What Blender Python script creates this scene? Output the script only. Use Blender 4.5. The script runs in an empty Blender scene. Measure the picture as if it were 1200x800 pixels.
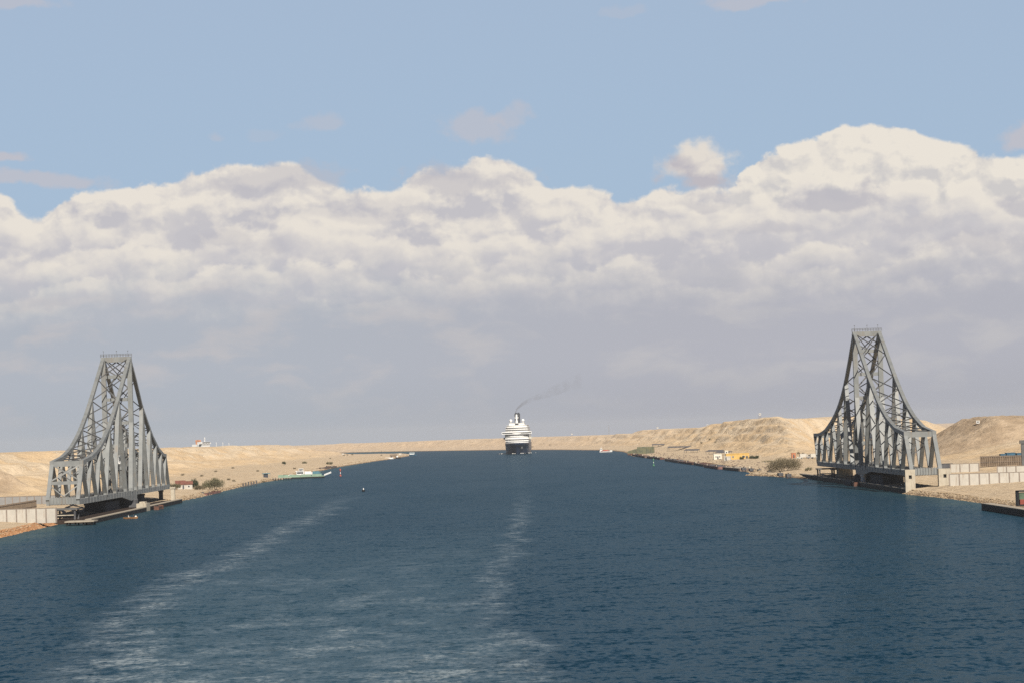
import bpy, math, random
import numpy as np
from mathutils import Vector, Matrix

random.seed(7)
RNG = np.random.RandomState(11)
S = bpy.context.scene
COL = S.collection
R = math.radians

# ------------------------------------------------------------------ camera
ROLL = 0.034
CAM_H = 30.0
cam_d = bpy.data.cameras.new('camera')
cam = bpy.data.objects.new('camera', cam_d)
COL.objects.link(cam)
cam_d.sensor_width = 36.0
cam_d.lens = 105.0
cam_d.clip_start = 1.0
cam_d.clip_end = 120000.0
cam.location = (0, 0, CAM_H)
PITCH = 104.0 / 3500.0
YAW = 13.5 / 3500.0          # the optical axis points slightly right of the canal axis
fw = Vector((math.sin(YAW) * math.cos(PITCH), math.cos(YAW) * math.cos(PITCH), math.sin(PITCH)))
rt0 = fw.cross(Vector((0, 0, 1))).normalized()
up0 = rt0.cross(fw).normalized()
rt = rt0 * math.cos(ROLL) - up0 * math.sin(ROLL)     # camera rolled clockwise
up = up0 * math.cos(ROLL) + rt0 * math.sin(ROLL)
cam.matrix_world = Matrix(((rt.x, up.x, -fw.x, 0), (rt.y, up.y, -fw.y, 0), (rt.z, up.z, -fw.z, CAM_H), (0, 0, 0, 1)))
S.camera = cam

def gp(px, py, z=0.0):
    """ground point seen at a photo pixel, at height z"""
    d = fw * 3500.0 + rt * (px - 600.0) - up * (py - 400.0)
    k = (z - CAM_H) / d.z
    return Vector((d.x * k, d.y * k, z))

def dp(px, py, dist):
    """point seen at a photo pixel at canal distance dist"""
    d = fw * 3500.0 + rt * (px - 600.0) - up * (py - 400.0)
    k = dist / d.y
    return Vector((d.x * k, dist, CAM_H + d.z * k))

# ------------------------------------------------------------------ node helpers
class NT:
    dim = '3D'
    def __init__(s, tree, dim='3D'):
        s.t = tree; s.dim = dim
    def node(s, typ, **kw):
        n = s.t.nodes.new(typ)
        for k, v in kw.items():
            setattr(n, k, v)
        return n
    def put(s, sock, v):
        if isinstance(v, bpy.types.NodeSocket):
            s.t.links.new(v, sock)
        else:
            sock.default_value = v
    def m(s, op, a, b=0.0, c=0.0, clamp=False):
        n = s.node('ShaderNodeMath', operation=op)
        n.use_clamp = clamp
        s.put(n.inputs[0], a); s.put(n.inputs[1], b); s.put(n.inputs[2], c)
        return n.outputs[0]
    def vm(s, op, a, b=(0, 0, 0)):
        n = s.node('ShaderNodeVectorMath', operation=op)
        s.put(n.inputs[0], a); s.put(n.inputs[1], b)
        return n.outputs[0]
    def xyz(s, x, y, z):
        n = s.node('ShaderNodeCombineXYZ')
        s.put(n.inputs[0], x); s.put(n.inputs[1], y); s.put(n.inputs[2], z)
        return n.outputs[0]
    def sep(s, v):
        n = s.node('ShaderNodeSeparateXYZ')
        s.put(n.inputs[0], v)
        return n.outputs
    def noise(s, v, scale, detail=4.0, rough=0.5, dist=0.0, out=0, lac=2.0):
        n = s.node('ShaderNodeTexNoise', noise_dimensions=s.dim)
        s.put(n.inputs['Vector'], v); s.put(n.inputs['Scale'], scale); s.put(n.inputs['Detail'], detail)
        s.put(n.inputs['Roughness'], rough); s.put(n.inputs['Distortion'], dist); s.put(n.inputs['Lacunarity'], lac)
        return n.outputs[out]
    def vor(s, v, scale, smooth=0.6, detail=0.0, rough=0.5):
        n = s.node('ShaderNodeTexVoronoi', feature='SMOOTH_F1', voronoi_dimensions=s.dim)
        s.put(n.inputs['Vector'], v); s.put(n.inputs['Scale'], scale); s.put(n.inputs['Smoothness'], smooth)
        s.put(n.inputs['Detail'], detail); s.put(n.inputs['Roughness'], rough)
        return n.outputs['Distance']
    def ss(s, v, a, b, o0=0.0, o1=1.0):
        n = s.node('ShaderNodeMapRange', interpolation_type='SMOOTHSTEP')
        s.put(n.inputs[0], v); s.put(n.inputs[1], a); s.put(n.inputs[2], b); s.put(n.inputs[3], o0); s.put(n.inputs[4], o1)
        return n.outputs[0]
    def lin(s, v, a, b, o0=0.0, o1=1.0):
        n = s.node('ShaderNodeMapRange')
        s.put(n.inputs[0], v); s.put(n.inputs[1], a); s.put(n.inputs[2], b); s.put(n.inputs[3], o0); s.put(n.inputs[4], o1)
        return n.outputs[0]
    def mix(s, f, a, b, mode='MIX'):
        n = s.node('ShaderNodeMix', data_type='RGBA', blend_type=mode)
        s.put(n.inputs[0], f)
        for k, v in ((6, a), (7, b)):
            if not isinstance(v, bpy.types.NodeSocket) and len(v) == 3:
                v = (*v, 1.0)
            s.put(n.inputs[k], v)
        return n.outputs[2]
    def curve(s, v, pts):
        n = s.node('ShaderNodeFloatCurve')
        s.put(n.inputs['Value'], v)
        c = n.mapping.curves[0]
        while len(c.points) < len(pts):
            c.points.new(0.5, 0.5)
        for p, (x, y) in zip(c.points, pts):
            p.location = (x, y); p.handle_type = 'AUTO_CLAMPED'
        n.mapping.update()
        return n.outputs[0]

def lin3(r, g, b):
    f = lambda c: (c / 255 / 12.92) if c / 255 <= 0.04045 else ((c / 255 + 0.055) / 1.055) ** 2.4
    return (f(r), f(g), f(b))

# ------------------------------------------------------------------ sun and sky
SUN_EL, SUN_AZ = R(40), R(18)            # azimuth: degrees right of straight behind the camera
sun_dir = Vector((math.sin(SUN_AZ) * math.cos(SUN_EL), -math.cos(SUN_AZ) * math.cos(SUN_EL), math.sin(SUN_EL)))
sun_d = bpy.data.lights.new('sun', 'SUN')
sun_d.energy = 5.0
sun_d.angle = R(0.53)
sun_d.color = (1.0, 0.93, 0.82)
sun = bpy.data.objects.new('sun', sun_d)
COL.objects.link(sun)
sun.rotation_euler = sun_dir.to_track_quat('Z', 'Y').to_euler()
sun.location = sun_dir * 500

W = bpy.data.worlds.new('World')
S.world = W
W.use_nodes = True
wt = W.node_tree
wt.nodes.clear()
w = NT(wt, '2D')
W.cycles.sampling_method = 'NONE'
SKY_STR = 0.1
sky = w.node('ShaderNodeTexSky', sky_type='NISHITA')
sky.sun_disc = False
sky.sun_elevation = SUN_EL
sky.sun_rotation = math.pi - SUN_AZ
sky.altitude = 30
sky.air_density = 1.0
sky.dust_density = 1.2
sky.ozone_density = 1.0

gen = w.node('ShaderNodeTexCoord').outputs['Generated']
gx, gy, gz = w.sep(gen)
# sky coordinates in units of 100 photo pixels: a = azimuth from the canal axis, e = elevation
AZ0 = 0.0
a_ = w.m('MULTIPLY', w.m('ARCTAN2', gx, gy), 35.0)
e_ = w.m('MULTIPLY', w.m('ARCSINE', gz), 35.0)
P = w.xyz(a_, e_, 0.0)

def sky_ae(px, py):
    d = (fw * 3500.0 + rt * (px - 600.0) - up * (py - 400.0)).normalized()
    return math.atan2(d.x, d.y) * 35.0, math.asin(d.z) * 35.0

EXPO = 0.55
K = 1.0 / SKY_STR / 2 ** EXPO
def sc(c, k=1.0):
    l = lin3(*c)
    return (l[0] * K * k, l[1] * K * k, l[2] * K * k)

CREAM, WARM, GREY, LAV, BLUE, TOPB = (231, 224, 213), (216, 208, 200), (184, 182, 190), (173, 177, 189), (157, 180, 207), (161, 179, 203)
SKYX = {}
# clear part of the sky: the sky texture, pulled towards the pale blue of a dusty horizon
clear = w.mix(0.9, sky.outputs[0], w.mix(w.ss(e_, 2.0, 6.0), sc(BLUE), sc(TOPB)))
# warp
wv = w.noise(P, 0.9, 5.0, 0.55, out=1)
warp = w.vm('MULTIPLY', w.vm('SUBTRACT', wv, (0.5, 0.5, 0.5)), (0.55, 0.38, 0.0))
Pw = w.vm('ADD', P, warp)
aw, ew, _ = w.sep(Pw)
fine = w.noise(w.vm('MULTIPLY', P, (1.0, 1.25, 1.0)), 2.6, 9.0, 0.56)

def billow(off=(0, 0, 0)):
    q = w.vm('ADD', P, off) if off != (0, 0, 0) else P
    wob = w.vm('MULTIPLY', w.vm('SUBTRACT', w.noise(q, 2.2, 5.0, 0.55, out=1), (0.5, 0.5, 0.5)), (0.35, 0.25, 0.0))
    q2 = w.vm('MULTIPLY', w.vm('ADD', q, wob), (1.0, 1.5, 1.0))
    v = w.vor(q2, 1.55, 0.5, 3.0, 0.5)
    f = w.noise(q2, 1.0, 8.0, 0.57)
    return w.m('ADD', w.m('MULTIPLY', v, -0.55), w.m('MULTIPLY', f, 0.9))
b0 = billow()
b1 = billow((0.09, 0.13, 0.0))
fine2 = w.noise(w.vm('MULTIPLY', w.vm('ADD', P, (0.035, 0.055, 0.0)), (1.0, 1.25, 1.0)), 2.6, 9.0, 0.56)
relief = w.m('ADD', w.m('SUBTRACT', b0, b1), w.m('MULTIPLY', w.m('SUBTRACT', fine, fine2), 0.45))          # > 0 on the sides of puffs that face the sun

def outline(pts, amin=-8.0, amax=8.0):
    """cloud top height as a function of azimuth from photo pixel points"""
    q = sorted(sky_ae(*p) for p in pts)
    q = [((a - amin) / (amax - amin), e / 8.0) for a, e in q]
    if q[0][0] > 0: q = [(0.0, q[0][1])] + q
    if q[-1][0] < 1: q = q + [(1.0, q[-1][1])]
    f = w.lin(w.m('ADD', a_, w.m('MULTIPLY', w.m('SUBTRACT', fine, 0.5), 0.25)), amin, amax)
    return w.m('MULTIPLY', w.curve(f, q), 8.0)

def layer(base, pts, rough, soft, cbright, cdark, depth, rel=3.0, strata=0.5, bl_=0.8):
    top = outline(pts)
    d = w.m('SUBTRACT', top, e_)                                   # depth under the outline
    d = w.m('ADD', d, w.m('MULTIPLY', w.m('SUBTRACT', b0, 0.2), rough))
    d = w.m('ADD', d, w.m('MULTIPLY', w.m('SUBTRACT', fine, 0.5), rough * 0.8))
    mask = w.ss(d, 0.0, soft)
    st = w.noise(w.vm('MULTIPLY', Pw, (0.6, 2.0, 1.0)), 1.1, 3.5, 0.5)
    light = w.m('ADD', w.ss(d, 0.0, depth, bl_, 0.25), w.m('MULTIPLY', relief, rel))
    light = w.m('ADD', light, w.m('MULTIPLY', w.m('SUBTRACT', st, 0.5), strata * 2.0))
    light = w.m('MINIMUM', w.m('MAXIMUM', light, 0.0), 1.0)
    col = w.mix(light, sc(cdark), sc(cbright))
    return w.mix(mask, base, col)

def fragment(base, px, py, rx, ry, col, amount=1.0, lit=None):
    """one ragged detached cloud"""
    a, e = sky_ae(px, py)
    da = w.m('DIVIDE', w.m('SUBTRACT', aw, a), rx / 100.0)
    de = w.m('DIVIDE', w.m('SUBTRACT', ew, e), ry / 100.0)
    de = w.m('MULTIPLY', de, w.m('ADD', 1.0, w.m('MULTIPLY', w.m('LESS_THAN', de, 0.0), 0.5)))   # flatter bases
    r = w.m('SQRT', w.m('ADD', w.m('MULTIPLY', da, da), w.m('MULTIPLY', de, de)))
    r = w.m('ADD', r, w.m('MULTIPLY', w.m('SUBTRACT', fine, 0.5), 1.5))
    mask = w.m('MULTIPLY', w.ss(r, 1.05, 0.45), amount)
    c = sc(col)
    if lit:
        c = w.mix(w.m('ADD', w.lin(de, -0.6, 0.9), w.m('MULTIPLY', relief, 2.0), clamp=True), sc(col), sc(lit))
    return w.mix(mask, base, c)

c = clear
# thin high wisps
for (x, y, rx, ry, am) in ((560, 150, 52, 26, .5), (595, 135, 26, 16, .4), (378, 150, 34, 16, .35), (258, 162, 18, 8, .3), (315, 160, 22, 10, .15),
                           (5, 188, 42, 11, .7), (40, 212, 90, 14, .6), (10, 8, 70, 14, .5), (885, 2, 60, 12, .5), (1195, 165, 26, 22, .7), (735, 12, 30, 10, .2)):
    c = fragment(c, x, y, rx, ry, (198, 192, 196), am)
# towering cumulus at the right, farthest back
c = layer(c, [(-200, 330), (560, 330), (700, 250), (775, 225), (850, 222), (873, 200), (895, 182), (930, 168), (960, 156), (990, 143), (1020, 138), (1070, 144), (1110, 155), (1150, 172), (1200, 178), (1300, 190)],
          0.24, 0.07, (234, 227, 216), (206, 203, 202), 3.4, 3.2, 0.08, 0.92)
c = fragment(c, 815, 204, 60, 38, (190, 186, 192), 1.0, (226, 219, 210))
# the long bank
c = layer(c, [(-200, 225), (0, 222), (40, 240), (75, 224), (130, 214), (200, 204), (250, 190), (300, 184), (345, 186), (385, 205), (430, 214), (470, 210), (500, 190), (540, 186), (575, 176), (620, 192), (650, 210), (700, 214), (740, 224), (775, 214), (845, 216), (880, 240), (1000, 262), (1300, 270)],
          0.26, 0.08, (232, 225, 215), (195, 193, 198), 0.70, 2.6, 0.10, 0.95)
# rows of lower cumulus, each bright along its rounded tops and grey along its base
def cloud_row(base, e0, amp, freq, seed, depth, cb, cd, soft, opac):
    lowf = w.noise(w.xyz(w.m('ADD', w.m('MULTIPLY', a_, freq), seed), seed * 1.7, 0.0), 1.0, 3.0, 0.5)
    top = w.m('ADD', w.m('MULTIPLY', w.m('SUBTRACT', lowf, 0.5), amp), e0)
    d = w.m('SUBTRACT', top, ew)
    d = w.m('ADD', d, w.m('MULTIPLY', w.m('SUBTRACT', b0, 0.2), 0.34))
    d = w.m('ADD', d, w.m('MULTIPLY', w.m('SUBTRACT', fine, 0.5), 0.16))
    gap = w.ss(w.noise(w.xyz(w.m('MULTIPLY', a_, freq * 0.8), seed + 40.0, 0.0), 1.0, 2.0, 0.5), 0.36, 0.56)
    mask = w.m('MULTIPLY', w.m('MULTIPLY', w.ss(d, 0.0, soft), gap), opac)
    light = w.m('ADD', w.ss(d, 0.02, depth, 1.0, 0.0), w.m('MULTIPLY', relief, 1.5))
    return w.mix(mask, base, w.mix(w.m('ADD', light, 0.0, clamp=True), sc(cd), sc(cb)))
CB = (232, 225, 215)
for e0, amp, fq, sd, dep, op in ((2.75, 0.9, 0.55, 3.1, 0.55, .85), (2.45, 0.8, 0.5, 11.7, 0.5, .85), (2.15, 0.8, 0.62, 23.9, 0.48, .9), (1.90, 0.6, 0.5, 31.3, 0.42, .9), (1.66, 0.5, 0.6, 47.7, 0.4, .85)):
    c = cloud_row(c, e0, amp, fq, sd, dep, CB, (197, 195, 200), 0.10, op)
# shaded detached clouds in front
for (x, y, rx, ry, am) in ((975, 234, 74, 22, .95), (905, 266, 50, 13, .6), (1075, 268, 44, 18, .4), (1140, 290, 90, 20, .6), (1196, 244, 30, 22, .8), (1075, 318, 30, 20, .4),
                           (535, 214, 95, 24, .7), (325, 214, 85, 26, .6), (265, 282, 36, 16, .45), (325, 285, 24, 16, .45), (820, 241, 42, 8, .5), (420, 250, 110, 18, .35)):
    c = fragment(c, x, y, rx, ry, (188, 186, 193), am * .9)
# pale dust towards the horizon, with faint cloud in it
faint = w.noise(w.vm('MULTIPLY', Pw, (0.55, 1.7, 1.0)), 1.5, 6.0, 0.55)
hz = w.mix(w.ss(faint, 0.45, 0.75), w.mix(w.ss(a_, -4.0, 3.0), sc((176, 182, 192)), sc((179, 180, 189))), sc((190, 189, 193)))
hz = w.mix(w.ss(e_, 0.9, -0.1), hz, w.mix(w.ss(a_, -4.0, 3.0), sc((170, 177, 186)), sc((169, 171, 180))))
c = w.mix(w.ss(w.m('ADD', e_, w.m('MULTIPLY', w.m('SUBTRACT', fine, 0.5), 0.7)), 2.25, 1.2), c, hz)
# overhead and sideways the sky texture takes over, dimmed to cut the fill light
c = w.mix(w.m('MAXIMUM', w.ss(e_, 6.0, 12.0), w.ss(w.m('ABSOLUTE', a_), 16.0, 28.0)), c, w.mix(1.0, sky.outputs[0], (0.20, 0.22, 0.26), 'MULTIPLY'))
bg = w.node('ShaderNodeBackground')
w.put(bg.inputs['Color'], c)
bg.inputs['Strength'].default_value = SKY_STR
wo = w.node('ShaderNodeOutputWorld')
wt.links.new(bg.outputs[0], wo.inputs['Surface'])

S.view_settings.view_transform = 'Standard'
S.view_settings.look = 'None'
S.view_settings.exposure = EXPO
S.view_settings.gamma = 1.0
S.render.engine = 'CYCLES'
S.cycles.max_bounces = 6
S.cycles.volume_bounces = 0
S.cycles.use_denoising = False

# ------------------------------------------------------------------ materials
def mat(name, color, rough=0.7, metal=0.0, var=0.15, scale=0.6, bump=0.0, second=None, spec=0.3, obj=True, stain=None):
    m = bpy.data.materials.new(name)
    m.use_nodes = True
    t = m.node_tree
    b = t.nodes['Principled BSDF']
    n = NT(t)
    co = n.node('ShaderNodeTexCoord').outputs['Object']
    nz = n.noise(co, scale, 6.0, 0.6)
    c2 = second if second else tuple(x * (1 - 2 * var) for x in color)
    col = n.mix(n.ss(nz, 0.36, 0.66), color, c2)
    if stain:
        sc_, stc, amt = stain
        s2 = n.noise(n.vm('MULTIPLY', co, (1, 1, 0.25)), sc_, 5.0, 0.65)
        col = n.mix(n.m('MULTIPLY', n.ss(s2, 0.52, 0.72), amt), col, stc)
    n.put(b.inputs['Base Color'], col)
    b.inputs['Roughness'].default_value = rough
    b.inputs['Metallic'].default_value = metal
    b.inputs['Specular IOR Level'].default_value = spec
    if bump:
        bn = n.node('ShaderNodeBump')
        bn.inputs['Strength'].default_value = bump
        bn.inputs['Distance'].default_value = 0.1
        n.put(bn.inputs['Height'], n.noise(co, scale * 6, 5.0, 0.6))
        t.links.new(bn.outputs[0], b.inputs['Normal'])
    return m

M = {}
M['steel'] = mat('grey_painted_steel', (0.197, 0.204, 0.201), 0.5, 0, 0.1, 0.25, second=(0.158, 0.166, 0.166), stain=(0.35, (0.17, 0.135, 0.10), 0.6))
M['steel_dark'] = mat('weathered_grey_steel', (0.10, 0.103, 0.105), 0.55, 0, 0.15, 0.4, stain=(0.6, (0.15, 0.11, 0.08), 0.5))
M['deck'] = mat('dark_deck', (0.07, 0.07, 0.07), 0.8)
M['concrete'] = mat('pale_concrete', (0.41, 0.365, 0.29), 0.85, 0, 0.08, 0.5, bump=0.2, stain=(0.8, (0.24, 0.19, 0.14), 0.7))
M['panel'] = mat('wall_panel', (0.44, 0.415, 0.37), 0.85, 0, 0.05, 0.35, stain=(0.6, (0.30, 0.25, 0.20), 0.7))
M['panel_grey'] = mat('grey_wall_panel', (0.25, 0.25, 0.25), 0.85, 0, 0.06, 0.35, stain=(0.5, (0.3, 0.26, 0.22), 0.4))
M['pillar'] = mat('brown_pillar', (0.24, 0.20, 0.17), 0.85, 0, 0.1, 0.5)
M['quay_black'] = mat('tarred_fender', (0.009, 0.009, 0.010), 0.7, 0, 0.2, 0.5, spec=0.2)
M['quay_top'] = mat('walkway_concrete', (0.33, 0.285, 0.225), 0.9, 0, 0.12, 0.3)
M['rust'] = mat('rusty_steel', (0.13, 0.058, 0.035), 0.8, 0, 0.3, 0.5, second=(0.06, 0.035, 0.03))
M['apron'] = mat('dark_brown_apron', (0.038, 0.027, 0.021), 0.95, 0, 0.3, 0.2, second=(0.024, 0.018, 0.015), spec=0.1)  # near-black brown for the ground slabs under both bridges
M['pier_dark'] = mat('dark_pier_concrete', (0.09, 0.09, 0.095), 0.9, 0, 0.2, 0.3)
M['black'] = mat('black_paint', (0.012, 0.012, 0.013), 0.5)
M['navy'] = mat('navy_hull_paint', (0.010, 0.028, 0.068), 0.35, 0, 0.1, 0.05, spec=0.5)
M['white'] = mat('white_paint', (0.66, 0.65, 0.63), 0.45, 0, 0.03, 0.1)
M['cream_white'] = mat('cream_white_paint', (0.58, 0.55, 0.47), 0.5, 0, 0.05, 0.2)
M['shipwindow'] = mat('ship_window_glass', (0.12, 0.125, 0.13), 0.2, 0, 0.1, 1.0, spec=0.5)
M['window'] = mat('dark_window_glass', (0.03, 0.035, 0.04), 0.2, 0, 0.1, 1.0, spec=0.5)
M['funnel'] = mat('dark_funnel_paint', (0.05, 0.055, 0.065), 0.5)
M['orange'] = mat('orange_paint', (0.55, 0.27, 0.15), 0.6)
M['lightgreen'] = mat('pale_green_paint', (0.22, 0.31, 0.23), 0.6, 0, 0.1, 0.3, stain=(0.5, (0.2, 0.2, 0.13), 0.4))
M['bluepaint'] = mat('blue_paint', (0.035, 0.10, 0.16), 0.6, 0, 0.15, 0.4)
M['teal'] = mat('teal_paint', (0.07, 0.17, 0.21), 0.6)
M['red'] = mat('red_paint', (0.40, 0.11, 0.08), 0.6)
M['rooftile'] = mat('red_roof', (0.17, 0.07, 0.05), 0.85)
M['yellow'] = mat('ochre_wall', (0.52, 0.34, 0.11), 0.85, 0, 0.08, 0.4)
M['olive'] = mat('olive_pontoon_paint', (0.155, 0.15, 0.085), 0.75, 0, 0.25, 0.25, second=(0.09, 0.10, 0.07), stain=(0.3, (0.10, 0.07, 0.04), 0.6))
M['brownslat'] = mat('brown_slats', (0.21, 0.16, 0.115), 0.9, 0, 0.15, 0.5)
M['shade_net'] = mat('grey_shade_roof', (0.10, 0.095, 0.10), 0.9)
M['brick'] = mat('orange_brick', (0.42, 0.17, 0.09), 0.9)
M['wood'] = mat('varnished_wood', (0.33, 0.17, 0.07), 0.7)
M['skin'] = mat('skin', (0.35, 0.2, 0.13), 0.6)
M['cloth_white'] = mat('white_cloth', (0.7, 0.68, 0.64), 0.9)
M['cloth_dark'] = mat('dark_cloth', (0.05, 0.055, 0.07), 0.9)
M['bark'] = mat('bark', (0.10, 0.075, 0.05), 0.95)
M['dullred0'] = mat('dull_red_paint', (0.22, 0.05, 0.035), 0.7)
M['dullgreen'] = mat('dull_green_paint', (0.09, 0.13, 0.085), 0.7)
M['greenbuoy'] = mat('green_buoy_paint', (0.08, 0.22, 0.13), 0.6)

def leafmat(name, c1, c2):
    m = bpy.data.materials.new(name)
    m.use_nodes = True
    t = m.node_tree; b = t.nodes['Principled BSDF']; n = NT(t)
    co = n.node('ShaderNodeTexCoord').outputs['Object']
    n.put(b.inputs['Base Color'], n.mix(n.ss(n.noise(co, 0.9, 4.0, 0.6), 0.38, 0.62), c1, c2))
    b.inputs['Roughness'].default_value = 0.8
    b.inputs['Specular IOR Level'].default_value = 0.1
    return m
M['leaf_olive'] = leafmat('olive_foliage', (0.10, 0.10, 0.055), (0.16, 0.14, 0.085))
M['leaf_brown'] = leafmat('brown_olive_foliage', (0.105, 0.088, 0.052), (0.17, 0.14, 0.09))
M['leaf_dark'] = leafmat('dark_foliage', (0.025, 0.04, 0.02), (0.06, 0.065, 0.035))

# ------------------------------------------------------------------ mesh helpers
class MB:
    def __init__(s):
        s.v = []; s.f = []; s.mi = []
    def add(s, vs, fs, mi=0):
        o = len(s.v)
        s.v += [tuple(v) for v in vs]
        s.f += [tuple(i + o for i in f) for f in fs]
        s.mi += [mi] * len(fs)
        return s
    BF = [(0, 3, 2, 1), (4, 5, 6, 7), (0, 1, 5, 4), (1, 2, 6, 5), (2, 3, 7, 6), (3, 0, 4, 7)]
    def box(s, x0, x1, y0, y1, z0, z1, mi=0):
        return s.add([(x0, y0, z0), (x1, y0, z0), (x1, y1, z0), (x0, y1, z0), (x0, y0, z1), (x1, y0, z1), (x1, y1, z1), (x0, y1, z1)], MB.BF, mi)
    def cbox(s, c, sz, rz=0.0, mi=0):
        M_ = Matrix.Rotation(rz, 3, 'Z')
        vs = []
        for dz in (-.5, .5):
            for dx, dy in ((-.5, -.5), (.5, -.5), (.5, .5), (-.5, .5)):
                vs.append(Vector(c) + M_ @ Vector((dx * sz[0], dy * sz[1], dz * sz[2])))
        return s.add(vs, MB.BF, mi)
    def bar(s, p, q, wx, wn, side=(1, 0, 0), mi=0, wx2=None, wn2=None):
        """box-section bar from p to q: wx wide along side, wn across it"""
        p = Vector(p); q = Vector(q)
        d = (q - p).normalized(); sd = Vector(side)
        sd = (sd - d * sd.dot(d)).normalized(); n = d.cross(sd)
        vs = []
        for c, a, b in ((p, wx, wn), (q, wx2 or wx, wn2 or wn)):
            for i, j in ((-.5, -.5), (.5, -.5), (.5, .5), (-.5, .5)):
                vs.append(c + sd * a * i + n * b * j)
        return s.add(vs, MB.BF, mi)
    def tube(s, pts, rad, n=8, mi=0, cap=True):
        if not hasattr(rad, '__len__'): rad = [rad] * len(pts)
        pts = [Vector(p) for p in pts]
        vs = []; fs = []
        for i, p in enumerate(pts):
            d = (pts[min(i + 1, len(pts) - 1)] - pts[max(i - 1, 0)]).normalized()
            a = d.orthogonal().normalized() if i == 0 else (a - d * a.dot(d)).normalized()
            b = d.cross(a)
            for k in range(n):
                t = 2 * math.pi * k / n
                vs.append(p + (a * math.cos(t) + b * math.sin(t)) * rad[i])
        for i in range(len(pts) - 1):
            for k in range(n):
                fs.append((i * n + k, i * n + (k + 1) % n, (i + 1) * n + (k + 1) % n, (i + 1) * n + k))
        if cap:
            fs.append(tuple(range(n - 1, -1, -1))); fs.append(tuple((len(pts) - 1) * n + k for k in range(n)))
        return s.add(vs, fs, mi)
    def lathe(s, prof, n=20, c=(0, 0, 0), mi=0):
        return s.tube2(prof, n, c, mi)
    def tube2(s, prof, n, c, mi):
        vs = []; fs = []
        for r, z in prof:
            for k in range(n):
                t = 2 * math.pi * k / n
                vs.append((c[0] + r * math.cos(t), c[1] + r * math.sin(t), c[2] + z))
        for i in range(len(prof) - 1):
            for k in range(n):
                fs.append((i * n + k, i * n + (k + 1) % n, (i + 1) * n + (k + 1) % n, (i + 1) * n + k))
        fs.append(tuple(range(n - 1, -1, -1))); fs.append(tuple((len(prof) - 1) * n + k for k in range(n)))
        return s.add(vs, fs, mi)
    def prism(s, poly, z0, z1, mi=0):
        n = len(poly)
        vs = [(x, y, z0) for x, y in poly] + [(x, y, z1) for x, y in poly]
        fs = [tuple(range(n - 1, -1, -1)), tuple(range(n, 2 * n))] + [(k, (k + 1) % n, n + (k + 1) % n, n + k) for k in range(n)]
        return s.add(vs, fs, mi)
    def sphere(s, c, r, n=14, m=8, mi=0):
        prof = [(max(r * math.sin(math.pi * i / m), r * 0.02), -r * math.cos(math.pi * i / m)) for i in range(m + 1)]
        return s.tube2(prof, n, c, mi)
    def gable(s, x0, x1, y0, y1, z0, z1, mi=0):
        """hipless gable roof, ridge along x"""
        ym = (y0 + y1) / 2
        return s.add([(x0, y0, z0), (x1, y0, z0), (x1, y1, z0), (x0, y1, z0), (x0, ym, z1), (x1, ym, z1)],
                     [(0, 3, 2, 1), (0, 1, 5, 4), (2, 3, 4, 5), (1, 2, 5), (3, 0, 4)], mi)
    def build(s, name, material, parent=None, smooth=False, loc=None):
        me = bpy.data.meshes.new(name)
        me.from_pydata(s.v, [], s.f)
        for mm in (material if isinstance(material, (list, tuple)) else [material]):
            me.materials.append(mm)
        if any(s.mi):
            me.polygons.foreach_set('material_index', s.mi)
        if smooth:
            me.polygons.foreach_set('use_smooth', [True] * len(me.polygons))
        me.update()
        o = bpy.data.objects.new(name, me)
        COL.objects.link(o)
        if parent: o.parent = parent
        if loc is not None: o.location = loc
        return o

def tag(o, label, cat, group=None):
    o['label'] = label; o['category'] = cat
    if group: o['group'] = group
    return o

def thing(name, label, cat, loc=(0, 0, 0), rz=0.0, group=None):
    o = bpy.data.objects.new(name, None)
    o.empty_display_size = 2.0
    COL.objects.link(o)
    o.location = loc; o.rotation_euler = (0, 0, rz)
    return tag(o, label, cat, group)

def dup(root, loc, rz=None, label=None):
    r = root.copy(); COL.objects.link(r); r.location = loc
    if rz is not None: r.rotation_euler = (0, 0, rz)
    if label: r['label'] = label
    for ch in list(root.children):
        c_ = ch.copy(); COL.objects.link(c_); c_.parent = r
        for g in list(ch.children):
            d = g.copy(); COL.objects.link(d); d.parent = c_
    return r

def struct(o, kind='structure'):
    o['kind'] = kind
    return o

# ------------------------------------------------------------------ terrain
def hash2(ix, iy, seed):
    h = (ix.astype(np.int64) * 374761393 + iy.astype(np.int64) * 668265263 + seed * 1442695041) & 0x7fffffff
    h = ((h ^ (h >> 13)) * 1274126177) & 0x7fffffff
    h = (h ^ (h >> 16)) & 0xffff
    return h / 65535.0
def vnoise(x, y, seed=0):
    x0 = np.floor(x); y0 = np.floor(y)
    fx = x - x0; fy = y - y0
    fx = fx * fx * (3 - 2 * fx); fy = fy * fy * (3 - 2 * fy)
    a = hash2(x0, y0, seed); b = hash2(x0 + 1, y0, seed); c2 = hash2(x0, y0 + 1, seed); d = hash2(x0 + 1, y0 + 1, seed)
    return (a * (1 - fx) + b * fx) * (1 - fy) + (c2 * (1 - fx) + d * fx) * fy
def fbm(x, y, octv=4, seed=0, rough=0.5):
    s = 0.0; a = 1.0; n = 0.0
    for i in range(octv):
        s = s + a * vnoise(x * 2 ** i + 17.3 * i, y * 2 ** i + 5.1 * i, seed + i); n += a; a *= rough
    return s / n - 0.5
def sstep(x, a, b):
    t = np.clip((x - a) / (b - a), 0, 1)
    return t * t * (3 - 2 * t)

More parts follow.
